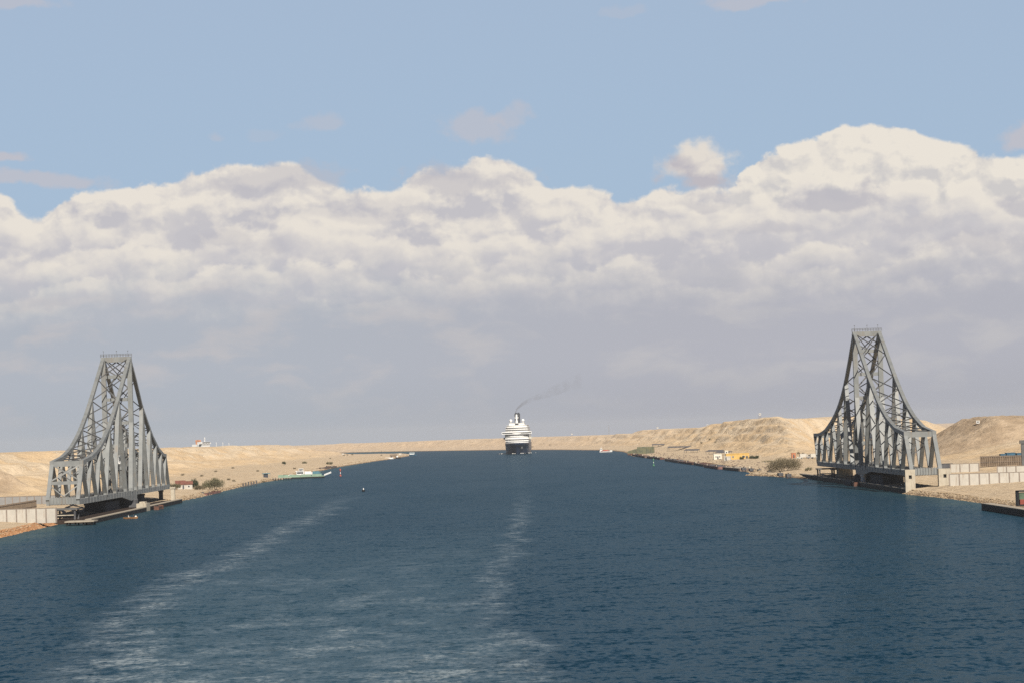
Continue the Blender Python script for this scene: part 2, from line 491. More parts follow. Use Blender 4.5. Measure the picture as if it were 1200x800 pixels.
LEFT = [(-172, -600), (-170, 900), (-170, 1000), (-173, 1140), (-172, 1200), (-166, 1400), (-166, 1490), (-165, 1640), (-169, 1800), (-171, 2055), (-164, 2300), (-166, 2600), (-167, 2838), (-166, 3040),
        (-155, 3500), (-144, 3805), (-137, 4250), (-131, 4430), (-134, 4480), (-165, 4580), (-235, 4800), (-330, 5150), (-430, 5450), (-700, 5900), (-1500, 6500)]
RIGHT = [(165, -600), (163, 900), (162, 1019), (160.5, 1110), (156.5, 1165), (157, 1195), (159, 1215), (159, 1450), (157, 1540), (154, 1590), (148, 1660), (141, 1700), (137, 1712), (146, 1745), (150, 1860), (149, 1950), (148, 2130), (147, 2500),
         (141, 2763), (132, 3086), (143, 3500), (147, 3700), (142, 3980), (130, 4120), (80, 4520), (5, 4940), (-90, 5280), (-200, 5650), (-300, 5900), (-430, 6120), (-900, 6500), (-1500, 6900)]
def bank_x(poly, y):
    ys = np.array([p[1] for p in poly], float); xs = np.array([p[0] for p in poly], float)
    return np.interp(y, ys, xs)
def poly_dist(poly, x, y):
    best = np.full(x.shape, 1e9)
    for (ax, ay), (bx, by) in zip(poly[:-1], poly[1:]):
        dx, dy = bx - ax, by - ay
        t = np.clip(((x - ax) * dx + (y - ay) * dy) / (dx * dx + dy * dy), 0, 1)
        best = np.minimum(best, np.hypot(x - ax - t * dx, y - ay - t * dy))
    return best

def curv(x, y):
    return (x * x + y * y) / (2 * 7.4e6)

def terrain_h(x, y):
    x = np.asarray(x, float); y = np.asarray(y, float)
    xl = bank_x(LEFT, y); xr = bank_x(RIGHT, y)
    dl = poly_dist(LEFT, x, y); dr = poly_dist(RIGHT, x, y)
    left = x < xl; right = x > xr
    far = y > 6900
    wob = fbm(x / 14, y / 22, 3, 3) * 3.0
    t = np.where(left, dl, np.where(right, dr, -np.minimum(dl, dr))) + wob * 0.6
    # shore: a small bluff and a flat bench
    h = np.where(t < 0, np.maximum(t * 0.35, -5.0), 1.6 * sstep(t, 0, 4) + 1.2 * sstep(t, 4, 22) + 0.9 * sstep(t, 22, 60))
    h = h + np.where(t > 0, fbm(x / 9, y / 16, 4, 9) * 0.9 * sstep(t, 2, 14), 0)
    # left spoil bank
    HL = np.interp(y, [0, 1700, 1950, 2950, 3900, 4620, 5000, 5300], [24, 24, 21.8, 20.5, 18, 16, 11, 2])
    HL = HL + fbm(y / 260, x / 900, 4, 21) * 3.5
    gl = fbm(x / 120, y / 30, 4, 31)
    tl = dl + gl * 44 + fbm(y / 180, x * 0 + 2, 3, 33) * 40
    base_l = 112 + 0 * y
    dune_l = HL * (0.30 * sstep(tl, base_l - 28, base_l + 28) + 0.70 * sstep(tl, base_l + 16, base_l + 84))
    dune_l = dune_l + sstep(tl, 150, 240) * fbm(x / 70, y / 90, 4, 41) * 4 + sstep(tl, 80, 130) * fbm(x / 30, y / 26, 4, 43) * 3.5
    def terrace(d, step, k, sd):
        q = d / step + fbm(x / 160, y / 160, 3, sd) * 1.2
        f = q - np.floor(q)
        return d + k * step * (sstep(f, 0.25, 0.75) - f) * sstep(d, 2, 6)
    dune_l = terrace(dune_l, 7.0, 0.8, 101)
    h = np.where(left, np.maximum(h, h * 0.0 + dune_l + np.minimum(h, 3.6)), h)
    # right spoil bank
    HR = np.interp(y, [1700, 2050, 2200, 2550, 3050, 3300, 3600, 3950, 4350, 4900, 5500, 6000, 6500], [0, 2, 27, 30, 31.5, 30, 26.5, 25.0, 20.5, 14.5, 13.0, 12.0, 11.0])
    HR = HR + fbm(y / 200, x / 900, 5, 51) * 4.0 * sstep(HR, 4, 14)
    gr = fbm(x / 110, y / 26, 5, 61)
    tr = dr + gr * 24 + fbm(y / 150, x * 0 + 8, 3, 63) * 26
    base_r = np.interp(y, [2000, 2600, 3600, 4400, 5000, 6500], [66, 70, 66, 40, 22, 20])
    dune_r = HR * (0.34 * sstep(tr, base_r - 20, base_r + 24) + 0.66 * sstep(tr, base_r + 8, base_r + 66))
    dune_r = dune_r + sstep(tr, 130, 220) * fbm(x / 70, y / 90, 4, 71) * 3 * sstep(HR, 5, 14)
    dune_r = terrace(dune_r, 7.5, 0.85, 111)
    bw_ = np.interp(y, [2000, 2400, 3000, 4000], [42, 66, 130, 420])
    dune_r = dune_r * (1 - sstep(tr - gr * 10, bw_, bw_ + 48))
    # the darker mound and the bright ramp at the right of the near bridge
    gm = fbm(x / 45, y / 45, 5, 81)
    mx = x + gm * 16
    mound = np.clip((mx - 268) / 46, 0, 1) * (sstep(y, 1800, 1940) * (1 - sstep(y, 2020, 2140))) * (24.5 + fbm(x / 24, y / 50, 5, 83) * 5.0 + fbm(x / 7, y / 12, 3, 85) * 2.0)
    ramp = sstep(x, 250, 330) * sstep(y, 1480, 1560) * (1 - sstep(y, 1960, 2050)) * 9.5
    bench = sstep(x, 215, 250) * sstep(y, 1340, 1420) * (1 - sstep(y, 1500, 1600)) * 1.5
    h = np.where(right, h + np.maximum(np.maximum(mound, ramp) + bench, dune_r), h)
    sp_ = np.exp(-(((x + 288) / 24) ** 2 + ((y - 1645) / 46) ** 2))
    h = np.where(left, h + 9.5 * sp_ * (1 + fbm(x / 12, y / 20, 3, 121) * .5), h)
    # parallel channel behind the left spoil bank
    ch = sstep(x, -700, -660) * (1 - sstep(x, -455, -420)) * sstep(y, 4250, 4450) * (1 - sstep(y, 5700, 5900))
    h = np.where(left, h * (1 - ch) - 4 * ch, h)
    # plateau fades into a low plain far away
    plain = sstep(np.abs(x), 700, 1500)
    h = np.where(t > 0, h * (1 - plain) + (5 + fbm(x / 500, y / 500, 3, 91) * 4) * plain, h)
    gone = sstep(y, 6900, 8000)
    h = h * (1 - gone) + (6 + fbm(x / 700, y / 700, 3, 93) * 5) * gone
    return h - curv(x, y)

def th(x, y):
    return float(terrain_h(np.array([x]), np.array([y]))[0])

def hit(px, py, lo=900.0, hi=7000.0):
    """where the photo pixel's ray meets the ground"""
    d = fw * 3500.0 + rt * (px - 600.0) - up * (py - 400.0)
    yy = np.linspace(lo, hi, 6000)
    k = yy / d.y
    xx = d.x * k; zz = CAM_H + d.z * k
    hh = np.maximum(terrain_h(xx, yy), -curv(xx, yy))
    i = int(np.argmax(zz <= hh)) if np.any(zz <= hh) else len(yy) - 1
    return Vector((xx[i], yy[i], hh[i]))

def axis(segs):
    out = []
    for a, b, n in segs:
        out += list(np.linspace(a, b, n, endpoint=False))
    out.append(segs[-1][1])
    return np.array(out)

def grid_mesh(name, xs, ys, hf, material):
    X, Y = np.meshgrid(xs, ys)
    Z = hf(X, Y)
    nv = X.size
    co = np.stack([X.ravel(), Y.ravel(), Z.ravel()], 1).astype(np.float32)
    ny, nx = X.shape
    i = np.arange(nv).reshape(ny, nx)
    q = np.stack([i[:-1, :-1].ravel(), i[:-1, 1:].ravel(), i[1:, 1:].ravel(), i[1:, :-1].ravel()], 1).astype(np.int32)
    me = bpy.data.meshes.new(name)
    me.vertices.add(nv); me.vertices.foreach_set('co', co.ravel())
    me.loops.add(q.size); me.loops.foreach_set('vertex_index', q.ravel())
    me.polygons.add(len(q)); me.polygons.foreach_set('loop_start', np.arange(0, q.size, 4, dtype=np.int32))
    me.polygons.foreach_set('use_smooth', np.ones(len(q), bool))
    me.update(calc_edges=True)
    me.materials.append(material)
    o = bpy.data.objects.new(name, me)
    COL.objects.link(o)
    return o

# sand
ms = bpy.data.materials.new('desert_sand'); ms.use_nodes = True
n = NT(ms.node_tree)
bs = ms.node_tree.nodes['Principled BSDF']
geo = n.node('ShaderNodeNewGeometry')
pos = geo.outputs['Position']
px_, py_, pz_ = n.sep(pos)
nbig = n.noise(pos, 0.011, 5.0, 0.55)
nmid = n.noise(n.vm('MULTIPLY', pos, (1.0, 0.45, 2.0)), 0.06, 6.0, 0.62)
nfin = n.noise(pos, 0.5, 6.0, 0.65)
PALE, GOLD, GREYS = (0.53, 0.425, 0.30), (0.51, 0.375, 0.23), (0.33, 0.25, 0.17)
cs = n.mix(n.ss(n.m('ADD', nmid, n.m('MULTIPLY', n.m('SUBTRACT', nbig, 0.5), 0.9)), 0.40, 0.62), PALE, GOLD)
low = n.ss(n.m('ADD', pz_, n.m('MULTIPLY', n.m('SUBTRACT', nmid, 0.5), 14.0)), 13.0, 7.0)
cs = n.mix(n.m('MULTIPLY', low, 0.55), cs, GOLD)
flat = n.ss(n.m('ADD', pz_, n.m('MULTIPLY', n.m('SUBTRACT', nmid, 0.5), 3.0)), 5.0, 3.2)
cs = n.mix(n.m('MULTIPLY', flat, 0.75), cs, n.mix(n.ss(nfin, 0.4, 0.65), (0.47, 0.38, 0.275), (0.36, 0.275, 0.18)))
# the gravelly mound to the right of the near bridge, and a pinker tone towards the far dunes
mnd = n.m('MULTIPLY', n.m('MULTIPLY', n.ss(n.m('ADD', px_, n.m('MULTIPLY', nmid, 20.0)), 268.0, 285.0), n.ss(n.m('ADD', py_, n.m('MULTIPLY', nmid, 30.0)), 1850.0, 1880.0)), n.ss(py_, 2500.0, 2350.0))
spur_shade = n.m('MULTIPLY', n.ss(n.m('ADD', px_, n.m('MULTIPLY', nmid, 14.0)), -254.0, -262.0), n.m('MULTIPLY', n.ss(py_, 1585.0, 1600.0), n.ss(n.m('ADD', py_, n.m('MULTIPLY', nmid, 30.0)), 1712.0, 1690.0)))  # shaded slope of the left spur, put in as a darker colour
mnd = n.m('MAXIMUM', mnd, spur_shade)
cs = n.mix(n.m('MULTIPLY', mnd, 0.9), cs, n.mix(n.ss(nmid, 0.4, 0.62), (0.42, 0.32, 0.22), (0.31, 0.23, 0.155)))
cs = n.mix(n.m('MULTIPLY', n.ss(py_, 3600.0, 5000.0), 0.6), cs, (0.49, 0.38, 0.28))
# dark scrub and stone specks, scattered in clusters
speck = n.m('MULTIPLY', n.ss(n.noise(n.vm('MULTIPLY', pos, (1, 0.5, 1)), 0.22, 3.0, 0.6), 0.66, 0.71), n.ss(n.noise(pos, 0.018, 3.0, 0.5), 0.50, 0.60))
cs = n.mix(n.m('MULTIPLY', speck, 0.65), cs, (0.15, 0.11, 0.08))
# wheel tracks / windblown streaks on the slopes
strk = n.noise(n.vm('MULTIPLY', pos, (0.35, 0.02, 1.2)), 1.0, 4.0, 0.6)
cs = n.mix(n.m('MULTIPLY', n.ss(strk, 0.5, 0.66), 0.45), cs, GREYS)
# benches and vehicle tracks that follow the slope
lvl = n.m('FRACT', n.m('ADD', n.m('DIVIDE', pz_, 8.5), n.m('MULTIPLY', nbig, 1.6)))
trk = n.m('MULTIPLY', n.ss(n.m('ABSOLUTE', n.m('SUBTRACT', lvl, 0.5)), 0.075, 0.02), n.m('MULTIPLY', n.ss(n.noise(pos, 0.02, 4.0, 0.6), 0.45, 0.6), n.ss(pz_, 4.0, 6.0)))
cs = n.mix(n.m('MULTIPLY', trk, 0.32), cs, (0.27, 0.205, 0.14))
# wet, stained foot of the bank; red-brown stone facing on the near left shore
foot = n.ss(n.m('ADD', pz_, n.m('ADD', n.m('MULTIPLY', n.m('SUBTRACT', nfin, 0.5), 0.8), n.m('DIVIDE', n.m('MULTIPLY', py_, py_), 14.8e6))), 1.0, 0.35)
red = n.m('MULTIPLY', n.m('LESS_THAN', px_, 0.0), n.m('LESS_THAN', py_, 1230.0))
foot_c = n.mix(red, (0.16, 0.105, 0.065), n.mix(n.ss(nfin, 0.42, 0.6), (0.30, 0.115, 0.035), (0.38, 0.22, 0.11)))
cs = n.mix(n.m('MULTIPLY', foot, 0.85), cs, foot_c)
cs = n.mix(n.m('MULTIPLY', n.m('MULTIPLY', red, n.ss(n.m('ADD', pz_, n.m('MULTIPLY', nfin, 0.9)), 1.7, 1.0)), 0.8), cs, foot_c)
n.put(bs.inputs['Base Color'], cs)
bs.inputs['Roughness'].default_value = 0.95
bs.inputs['Specular IOR Level'].default_value = 0.05
bn = n.node('ShaderNodeBump'); bn.inputs['Strength'].default_value = 1.0; bn.inputs['Distance'].default_value = 4.0
n.put(bn.inputs['Height'], n.m('ADD', n.noise(n.vm('MULTIPLY', pos, (1.0, 0.6, 1.0)), 0.07, 8.0, 0.62), n.m('MULTIPLY', nfin, 0.12)))
ms.node_tree.links.new(bn.outputs[0], bs.inputs['Normal'])

ys = list(axis([(-700, 850, 20)])) + list(900 * (7200 / 900) ** np.linspace(0, 1, 430)) + list(7200 * (26000 / 7200) ** np.linspace(0, 1, 40))[1:]
xs = axis([(-14000, -1600, 24), (-1600, -560, 40), (-560, -330, 46), (-330, -120, 95), (-120, 120, 40), (120, 350, 105), (350, 560, 40), (560, 1600, 36), (1600, 14000, 24)])
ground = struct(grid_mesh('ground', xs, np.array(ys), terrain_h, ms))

# ------------------------------------------------------------------ water
WREF = 0.23
mw = bpy.data.materials.new('canal_water'); mw.use_nodes = True
n = NT(mw.node_tree)
bw = mw.node_tree.nodes['Principled BSDF']
pos = n.node('ShaderNodeNewGeometry').outputs['Position']
px_, py_, pz_ = n.sep(pos)
def slope(scale, amp, detail=2.0, sq=(1, 1, 1), rough=0.55):
    v = n.noise(n.vm('MULTIPLY', pos, sq), scale, detail, rough, out=1)
    return n.vm('MULTIPLY', n.vm('SUBTRACT', v, (0.5, 0.5, 0.5)), (amp, amp, 0.0))
gust = n.noise(n.vm('MULTIPLY', pos, (1.0, 0.25, 1.0)), 0.02, 4.0, 0.55)
sl = n.vm('ADD', slope(0.045, 0.12, 2.0, (1.0, 0.6, 1)), n.vm('ADD', n.vm('ADD', slope(0.22, 0.75, 3.0, (0.6, 1.0, 1)), slope(0.8, 0.7, 3.0, (1.0, 0.3, 1))), slope(1.1, 1.1, 2.0)))
# calmer, foam-streaked wake of the ship the camera stands on
xl_ = n.curve(n.lin(py_, 0.0, 2000.0), [(0, .10), (.188, .265), (.25, .318), (.29, .343), (.416, .35), (.77, .40), (1.0, .45)])
xl_ = n.m('MULTIPLY', xl_, -200.0)
xr_ = n.m('SUBTRACT', n.m('MULTIPLY', n.curve(n.lin(py_, 0.0, 2000.0), [(0, .75), (.19, .65), (.222, .47), (.268, .335), (.386, .56), (.6, .83), (1.0, 1.0)]), 20.0), 10.0)
wobx = n.m('MULTIPLY', n.m('SUBTRACT', n.noise(pos, 0.02, 5.0, 0.65), 0.5), 24.0)
xw = n.m('ADD', px_, wobx)
def band(xc, wd):
    return n.ss(n.m('ABSOLUTE', n.m('SUBTRACT', xw, xc)), wd, 0.0)
inside = n.m('MULTIPLY', n.ss(n.m('SUBTRACT', xw, xl_), -5.0, 10.0), n.ss(n.m('SUBTRACT', xr_, xw), -5.0, 10.0))
near = n.ss(py_, 1500.0, 350.0)
streak = n.noise(n.vm('MULTIPLY', pos, (0.16, 0.10, 1)), 1.0, 7.0, 0.68)
streak2 = n.noise(n.vm('MULTIPLY', pos, (0.9, 0.35, 1)), 1.0, 6.0, 0.75)
patch = n.noise(n.vm('MULTIPLY', pos, (1.0, 0.30, 1.0)), 0.06, 5.0, 0.65)
lineL = n.m('MULTIPLY', band(xl_, 9.0), n.ss(py_, 1750.0, 1000.0, 0.0, 0.9))
lineR = n.m('MULTIPLY', band(xr_, 4.5), n.ss(py_, 1500.0, 900.0, 0.1, 0.8))
mid = n.m('MULTIPLY', n.m('MULTIPLY', inside, n.ss(py_, 950.0, 400.0)), n.ss(patch, 0.42, 0.66))
mid = n.m('ADD', mid, n.m('MULTIPLY', inside, n.ss(py_, 520.0, 390.0, 0.0, 0.55)))
fm = n.m('ADD', n.m('MULTIPLY', n.m('ADD', lineL, lineR), n.ss(patch, 0.30, 0.55, 0.45, 1.3)), mid)
foam = n.m('MULTIPLY', fm, n.m('MULTIPLY', n.ss(streak, 0.38, 0.64), n.ss(streak2, 0.36, 0.62)), clamp=True)
k = n.m('MULTIPLY', n.m('ADD', 0.72, n.m('MULTIPLY', n.m('SUBTRACT', gust, 0.5), 0.9)), 1.0)
sx, sy, _ = n.sep(sl)
nrm = n.vm('NORMALIZE', n.xyz(n.m('MULTIPLY', sx, k), n.m('MULTIPLY', sy, k), 1.0))
shal = n.ss(n.m('MINIMUM', n.m('SUBTRACT', n.m('ADD', px_, 175.0), wobx), n.m('SUBTRACT', n.m('SUBTRACT', 172.0, px_), wobx)), 34.0, 4.0)
wc = n.mix(n.m('MULTIPLY', shal, 0.7), (0.005, 0.025, 0.045), (0.03, 0.062, 0.066))
wc = n.mix(n.m('MULTIPLY', n.m('MULTIPLY', inside, n.ss(py_, 1100.0, 380.0)), 0.45), wc, (0.03, 0.065, 0.088))
wc = n.mix(n.m('MULTIPLY', foam, 0.36), wc, (0.45, 0.50, 0.52))
mw.node_tree.nodes.remove(bw)
dif = n.node('ShaderNodeBsdfDiffuse'); n.put(dif.inputs['Color'], wc)
glo = n.node('ShaderNodeBsdfGlossy'); n.put(glo.inputs['Roughness'], n.m('ADD', 0.14, n.m('MULTIPLY', foam, 0.4)))
glo.inputs['Color'].default_value = (0.80, 0.94, 1.0, 1)
mw.node_tree.links.new(nrm, glo.inputs['Normal'])
fr = n.node('ShaderNodeFresnel'); fr.inputs['IOR'].default_value = 1.333
mw.node_tree.links.new(nrm, fr.inputs['Normal'])
mx = n.node('ShaderNodeMixShader')
# at this low angle wave crests hide much of the mirror-like far slopes
n.put(mx.inputs[0], n.m('MULTIPLY', n.m('MINIMUM', fr.outputs[0], 0.75), WREF))
mw.node_tree.links.new(dif.outputs[0], mx.inputs[1]); mw.node_tree.links.new(glo.outputs[0], mx.inputs[2])
mw.node_tree.links.new(mx.outputs[0], [q for q in mw.node_tree.nodes if q.type == 'OUTPUT_MATERIAL'][0].inputs['Surface'])
wy = list(axis([(-700, 900, 20)])) + list(900 * (26000 / 900) ** np.linspace(0, 1, 90))
water = struct(grid_mesh('water', axis([(-14000, -700, 20), (-700, 700, 28), (700, 14000, 20)]), np.array(wy), lambda x, y: -curv(x, y), mw))

# ------------------------------------------------------------------ swing bridges
ZB0, ZB1 = 6.6, 8.8  # bottom chord

def make_bridge(label, loc, bots, tops, prof, near_portal, HW):
    root = thing('swing_bridge', label, 'bridge', loc, 0, 'open swing bridge halves')
    pd, pz = zip(*sorted(prof))
    zt = lambda d: float(np.interp(d, pd, pz))
    zc = (ZB0 + ZB1) / 2 + 0.4
    nb_near = [b for b in bots if b < 0]; nb_far = [b for b in bots if b > 0]
    nt_near = [t for t in tops if t < 0]; nt_far = [t for t in tops if t > 0]
    split = 38.0
    for sx in (-1, 1):
        tr = bpy.data.objects.new('side_truss', None); COL.objects.link(tr); tr.parent = root
        X = sx * HW
        # bottom chord with a deeper haunch over the pivot
        b = MB()
        y0, y1 = bots[0], bots[-1]
        prof_b = [(y0, ZB1), (y0, ZB0), (-46, ZB0), (-14, ZB0 - 2.2), (8, ZB0 - 2.2), (9.5, ZB0 + 0.1), (y1, ZB0), (y1, ZB1)]
        # side plates as a strip of convex pieces
        for (ya, za), (yb, zb) in zip(prof_b[1:6], prof_b[2:7]):
            b.add([(X - .65, ya, za), (X + .65, ya, za), (X + .65, yb, zb), (X - .65, yb, zb), (X - .65, ya, ZB1), (X + .65, ya, ZB1), (X + .65, yb, ZB1), (X - .65, yb, ZB1)], MB.BF)
        for yy in np.arange(y0 + 4, y1, 9.0):       # flange plates at the joints
            b.box(X - .72, X + .72, yy - .22, yy + .22, ZB0 + .04, ZB1 + .06)
        for yy in bots[1:-1]:
            b.box(X - .70, X + .70, yy - 1.7, yy + 1.7, ZB1 - .02, ZB1 + 1.25)
        b.build('bottom_chord', M['steel'], tr)
        # top chord
        c_ = MB()
        nodes = sorted(set([t for t in tops]))
        fine_n = []
        for ta, tb in zip(nodes[:-1], nodes[1:]):
            fine_n += [ta, (ta + tb) / 2]
        fine_n.append(nodes[-1])
        for ta, tb in zip(fine_n[:-1], fine_n[1:]):
            c_.bar((X, ta - .05, zt(ta)), (X, tb + .05, zt(tb)), 1.55, 1.6)
        for t in nodes:
            c_.bar((X, t, zt(t) - 1.5), (X, t, zt(t) + .86), 1.62, 2.4)
        c_.build('top_chord', M['steel'], tr)
        # web members
        def diag(bt, tp, wd):
            g = MB(); g.bar((X, bt, ZB1 - .5), (X, tp, zt(tp) - .5), wd, wd * .95)
            g.build('diagonal', M['steel'], tr)
        for bl, tl in ((nb_near, nt_near), (nb_far, nt_far)):
            seq = sorted([(v, 'b') for v in bl] + [(v, 't') for v in tl])
            for (u, ku), (v, kv) in zip(seq[:-1], seq[1:]):
                if ku == kv: continue
                bt, tp = (u, v) if ku == 'b' else (v, u)
                end = bt in (bots[0], bots[-1])
                diag(bt, tp, 1.55 if end else (1.75 if zt(tp) > 36 else 1.5))
        # tower post that forks into two legs
        g = MB()
        g.bar((X, 0, split - 1), (X, 0, zt(0)), 2.1, 2.5)
        g.bar((X, -9, ZB1 - .5), (X, -.7, split + 1.5), 1.9, 1.5)
        g.bar((X, 9, ZB1 - .5), (X, .7, split + 1.5), 1.9, 1.5)
        g.build('tower_post', M['steel'], tr)
    # lateral bracing of the two top slopes: one cross per half panel
    for side in (nt_near, nt_far):
        ends = sorted(side + [0.0])
        half = []
        for ta, tb in zip(ends[:-1], ends[1:]):
            half += [ta, (ta + tb) / 2]
        half.append(ends[-1])
        for ta, tb in zip(half[:-1], half[1:]):
            g = MB()
            for s_ in (-1, 1):
                g.bar((-s_ * (HW - .6), ta, zt(ta) + .15 * s_), (s_ * (HW - .6), tb, zt(tb) + .15 * s_), .36, .36, (0, 1, .3))
            g.build('cross_brace', M['steel_dark'], root)
    # frames between the tower posts
    lv = [19.0, 29.2, 39.5, 50.2, 60.6, 67.6]
    for k, z in enumerate(lv[:-1]):
        g = MB(); g.box(-HW + .9, HW - .9, -.7, .7, z - .75, z + .75); g.build('tower_strut', M['steel'], root)
    g = MB()
    for za, zb in zip([9.0] + lv[:-1], lv):
        zm = (za + zb) / 2
        for s_ in (-1, 1):
            g.bar((s_ * (HW - .9), 0, zm), (s_ * .2, 0, zb - .5), .55, .55, (0, 1, 0))
            g.bar((s_ * (HW - .9), .02, zm), (s_ * .2, .02, za + .5), .55, .55, (0, 1, 0))
    g.build('tower_bracing', M['steel_dark'], root)
    # sway bracing between the paired diagonals
    for tp in nt_near + nt_far:
        H = zt(tp)
        if H < 24.5: continue
        nbs = sorted([b_ for b_ in bots if abs(b_) > 10], key=lambda q: abs(q - tp))[:2]
        nbs.sort()
        for bt in nbs[:1] if tp < 0 else nbs[-1:]:
            nl = max(1, round((min(H, 42) - 15) / 9.0))
            g = MB()
            zz = np.linspace(15, min(H - 3, 40), nl + 1)
            yat = lambda z: bt + (tp - bt) * (z - ZB1) / (H - ZB1)
            for za, zb in zip(zz[:-1], zz[1:]):
                zm = (za + zb) / 2
                for s_ in (-1, 1):
                    g.bar((s_ * (HW - .6), yat(zm), zm), (s_ * .1, yat(zb), zb), .32, .32, (0, 1, 0))
                    g.bar((s_ * (HW - .6), yat(zm), zm - .1), (s_ * .1, yat(za), za), .32, .32, (0, 1, 0))
            g.build('sway_bracing', M['steel_dark'], root)
    # portals at the two ends of the top chords
    for t, bt in ((tops[0], bots[0]), (tops[-1], bots[-1])):
        z = zt(t)
        g = MB(); g.box(-HW + .78, HW - .78, t - .9, t + .9, z - 1.5, z + .7); g.build('portal_strut', M['steel'], root)
        if near_portal and t == tops[0]:
            at = lambda z_: bt + (t - bt) * (z_ - ZB1) / (z - ZB1)
            g = MB()
            for s_ in (-1, 1):
                g.bar((-s_ * (HW - .7), at(22.2), 22.2), (s_ * (HW - .7), at(16.6), 16.4 + .1 * s_), .5, .5, (0, 1, 0))
                g.bar((-s_ * (HW - .7), at(14.0), 14.0), (0, at(10.4), 10.0), .4, .4, (0, 1, 0))
            g.build('portal_bracing', M['steel'], root)
            g = MB(); g.box(-HW + .7, HW - .7, at(15) - .5, at(15) + .5, 14.6, 15.9); g.build('portal_crossbar', M['steel'], root)
    # deck, floor beams, parapets
    g = MB(); g.box(-HW + .7, HW - .7, bots[0] + .5, bots[-1] - .5, 7.5, 8.1); g.build('deck', M['deck'], root)
    for yy in np.arange(bots[0] + 1.0, bots[-1], 14.0):
        g = MB(); g.box(-HW + .66, HW - .66, yy - .35, yy + .35, 6.7, 7.48); g.build('floor_beam', M['steel_dark'], root)
    for s_ in (-1, 1):
        g = MB()
        x = s_ * (HW - 1.3)
        g.box(x - .05, x + .05, bots[0] + 1, bots[-1] - 1, 9.2, 9.35); g.box(x - .05, x + .05, bots[0] + 1, bots[-1] - 1, 8.65, 8.75)
        for yy in np.arange(bots[0] + 1.5, bots[-1] - 1, 3.0):
            g.box(x - .07, x + .07, yy - .07, yy + .07, 8.1, 9.35)
        g.build('deck_railing', M['steel_dark'], root)
    g = MB(); g.box(-HW + .68, HW - .68, bots[0] - .5, bots[0] + .4, 6.9, 9.6)
    for k in range(9):
        x = -HW + 1.3 + k * (2 * HW - 2.6) / 8
        g.box(x - .12, x + .12, bots[0] - .8, bots[0] - .52, 6.7, 9.9)
    g.build('end_beam', M['steel'], root)
    # walkway on the tower top
    zt0 = zt(0)
    g = MB(); g.box(-HW - .9, HW + .9, -1.3, 1.3, zt0 - 1.4, zt0 + .95); g.build('top_crossbeam', M['steel'], root)
    g = MB()
    for yy in (-1.2, 1.2):
        for z in (1.65, 2.2):
            g.box(-HW - 1.1, HW + 1.1, yy - .05, yy + .05, zt0 + z, zt0 + z + .1)
        for x in np.linspace(-HW - 1.05, HW + 1.05, 12):
            g.box(x - .06, x + .06, yy - .06, yy + .06, zt0 + .9, zt0 + 2.3)
    g.build('top_railing', M['steel_dark'], root)
    for x in (-HW + .2, .2, HW - .6):
        g = MB(); g.box(x - .05, x + .05, -.05, .05, zt0 + .9, zt0 + 3.5); g.box(x - .2, x + .2, -.15, .15, zt0 + 3.5, zt0 + 3.8)
        g.build('beacon_lamp', M['steel_dark'], root)
    # machinery under the pivot, control cabin, access ladder
    g = MB(); g.lathe([(4.5, 0), (5.6, .2), (5.6, 1.6), (4.8, 1.7)], 24, (0, 0, 4.9)); g.build('turning_ring', M['black'], root)
    g = MB(); g.box(-3.2, 3.2, -9, 9, 4.4, 6.9); g.build('pivot_girder', M['pier_dark'], root)
    g = MB(); g.box(-2.4, 2.4, -20, -13, 21.5, 24.5); g.box(-2.7, 2.7, -20.3, -12.7, 24.5, 24.8); g.box(-2.9, 2.9, -20.6, -12.4, 21.1, 21.5)
    cb = g.build('control_cabin', M['white'], root)
    g = MB(); g.box(-2.0, 2.0, -20.06, -19.9, 22.5, 23.8); g.box(2.36, 2.46, -19, -14, 22.5, 23.8); g.box(-2.46, -2.36, -19, -14, 22.5, 23.8); g.build('cabin_window', M['window'], cb)
    g = MB()
    for z in np.arange(8.2, 21.2, 3.2):
        g.box(-1.2, 1.2, -12.6, -9.8, z, z + .15)
    for x, y in ((-1.2, -12.5), (1.2, -12.5), (-1.2, -9.9), (1.2, -9.9)):
        g.box(x - .12, x + .12, y - .12, y + .12, 8.1, 21.1)
    g.build('stair_tower', M['steel_dark'], root)
    return root

NEARP = [(0, 68.6), (-25, 58.0), (-50, 47.2), (-68, 40.4), (-84, 34.9), (-108, 29.0), (-132, 25.2), (-163, 23.2), (-200, 23.2)]
FAR_L = [(12, 63.0), (39, 47.2), (76, 33.2), (101, 26.8), (123, 23.6), (140, 23.2)]
FAR_R = [(16, 60.0), (31, 51.0), (64, 37.8), (96, 30.2), (133, 24.6), (160, 22.6), (200, 22.3)]
PYL = 1362.0
bl = make_bridge('grey steel swing bridge half on the left bank, its near portal crossed with braces', (-175.4, PYL, 0),
                 [-177, -150, -123, -94, -63, -27, -9, 9, 26, 54, 79, 102, 122, 143], [-163, -137, -109, -79, -45, 0, 40, 67, 91, 112, 131], NEARP + FAR_L, True, 5.95)
br = make_bridge('grey steel swing bridge half on the right bank, its canal side in shade', (167.2, PYL, 0),
                 [-175, -147, -119, -93, -64, -28, -9, 9, 26, 56, 88, 120, 150, 177], [-161, -133, -106, -79, -48, 0, 40, 72, 104, 135, 163, 187], NEARP + FAR_R, False, 5.7)

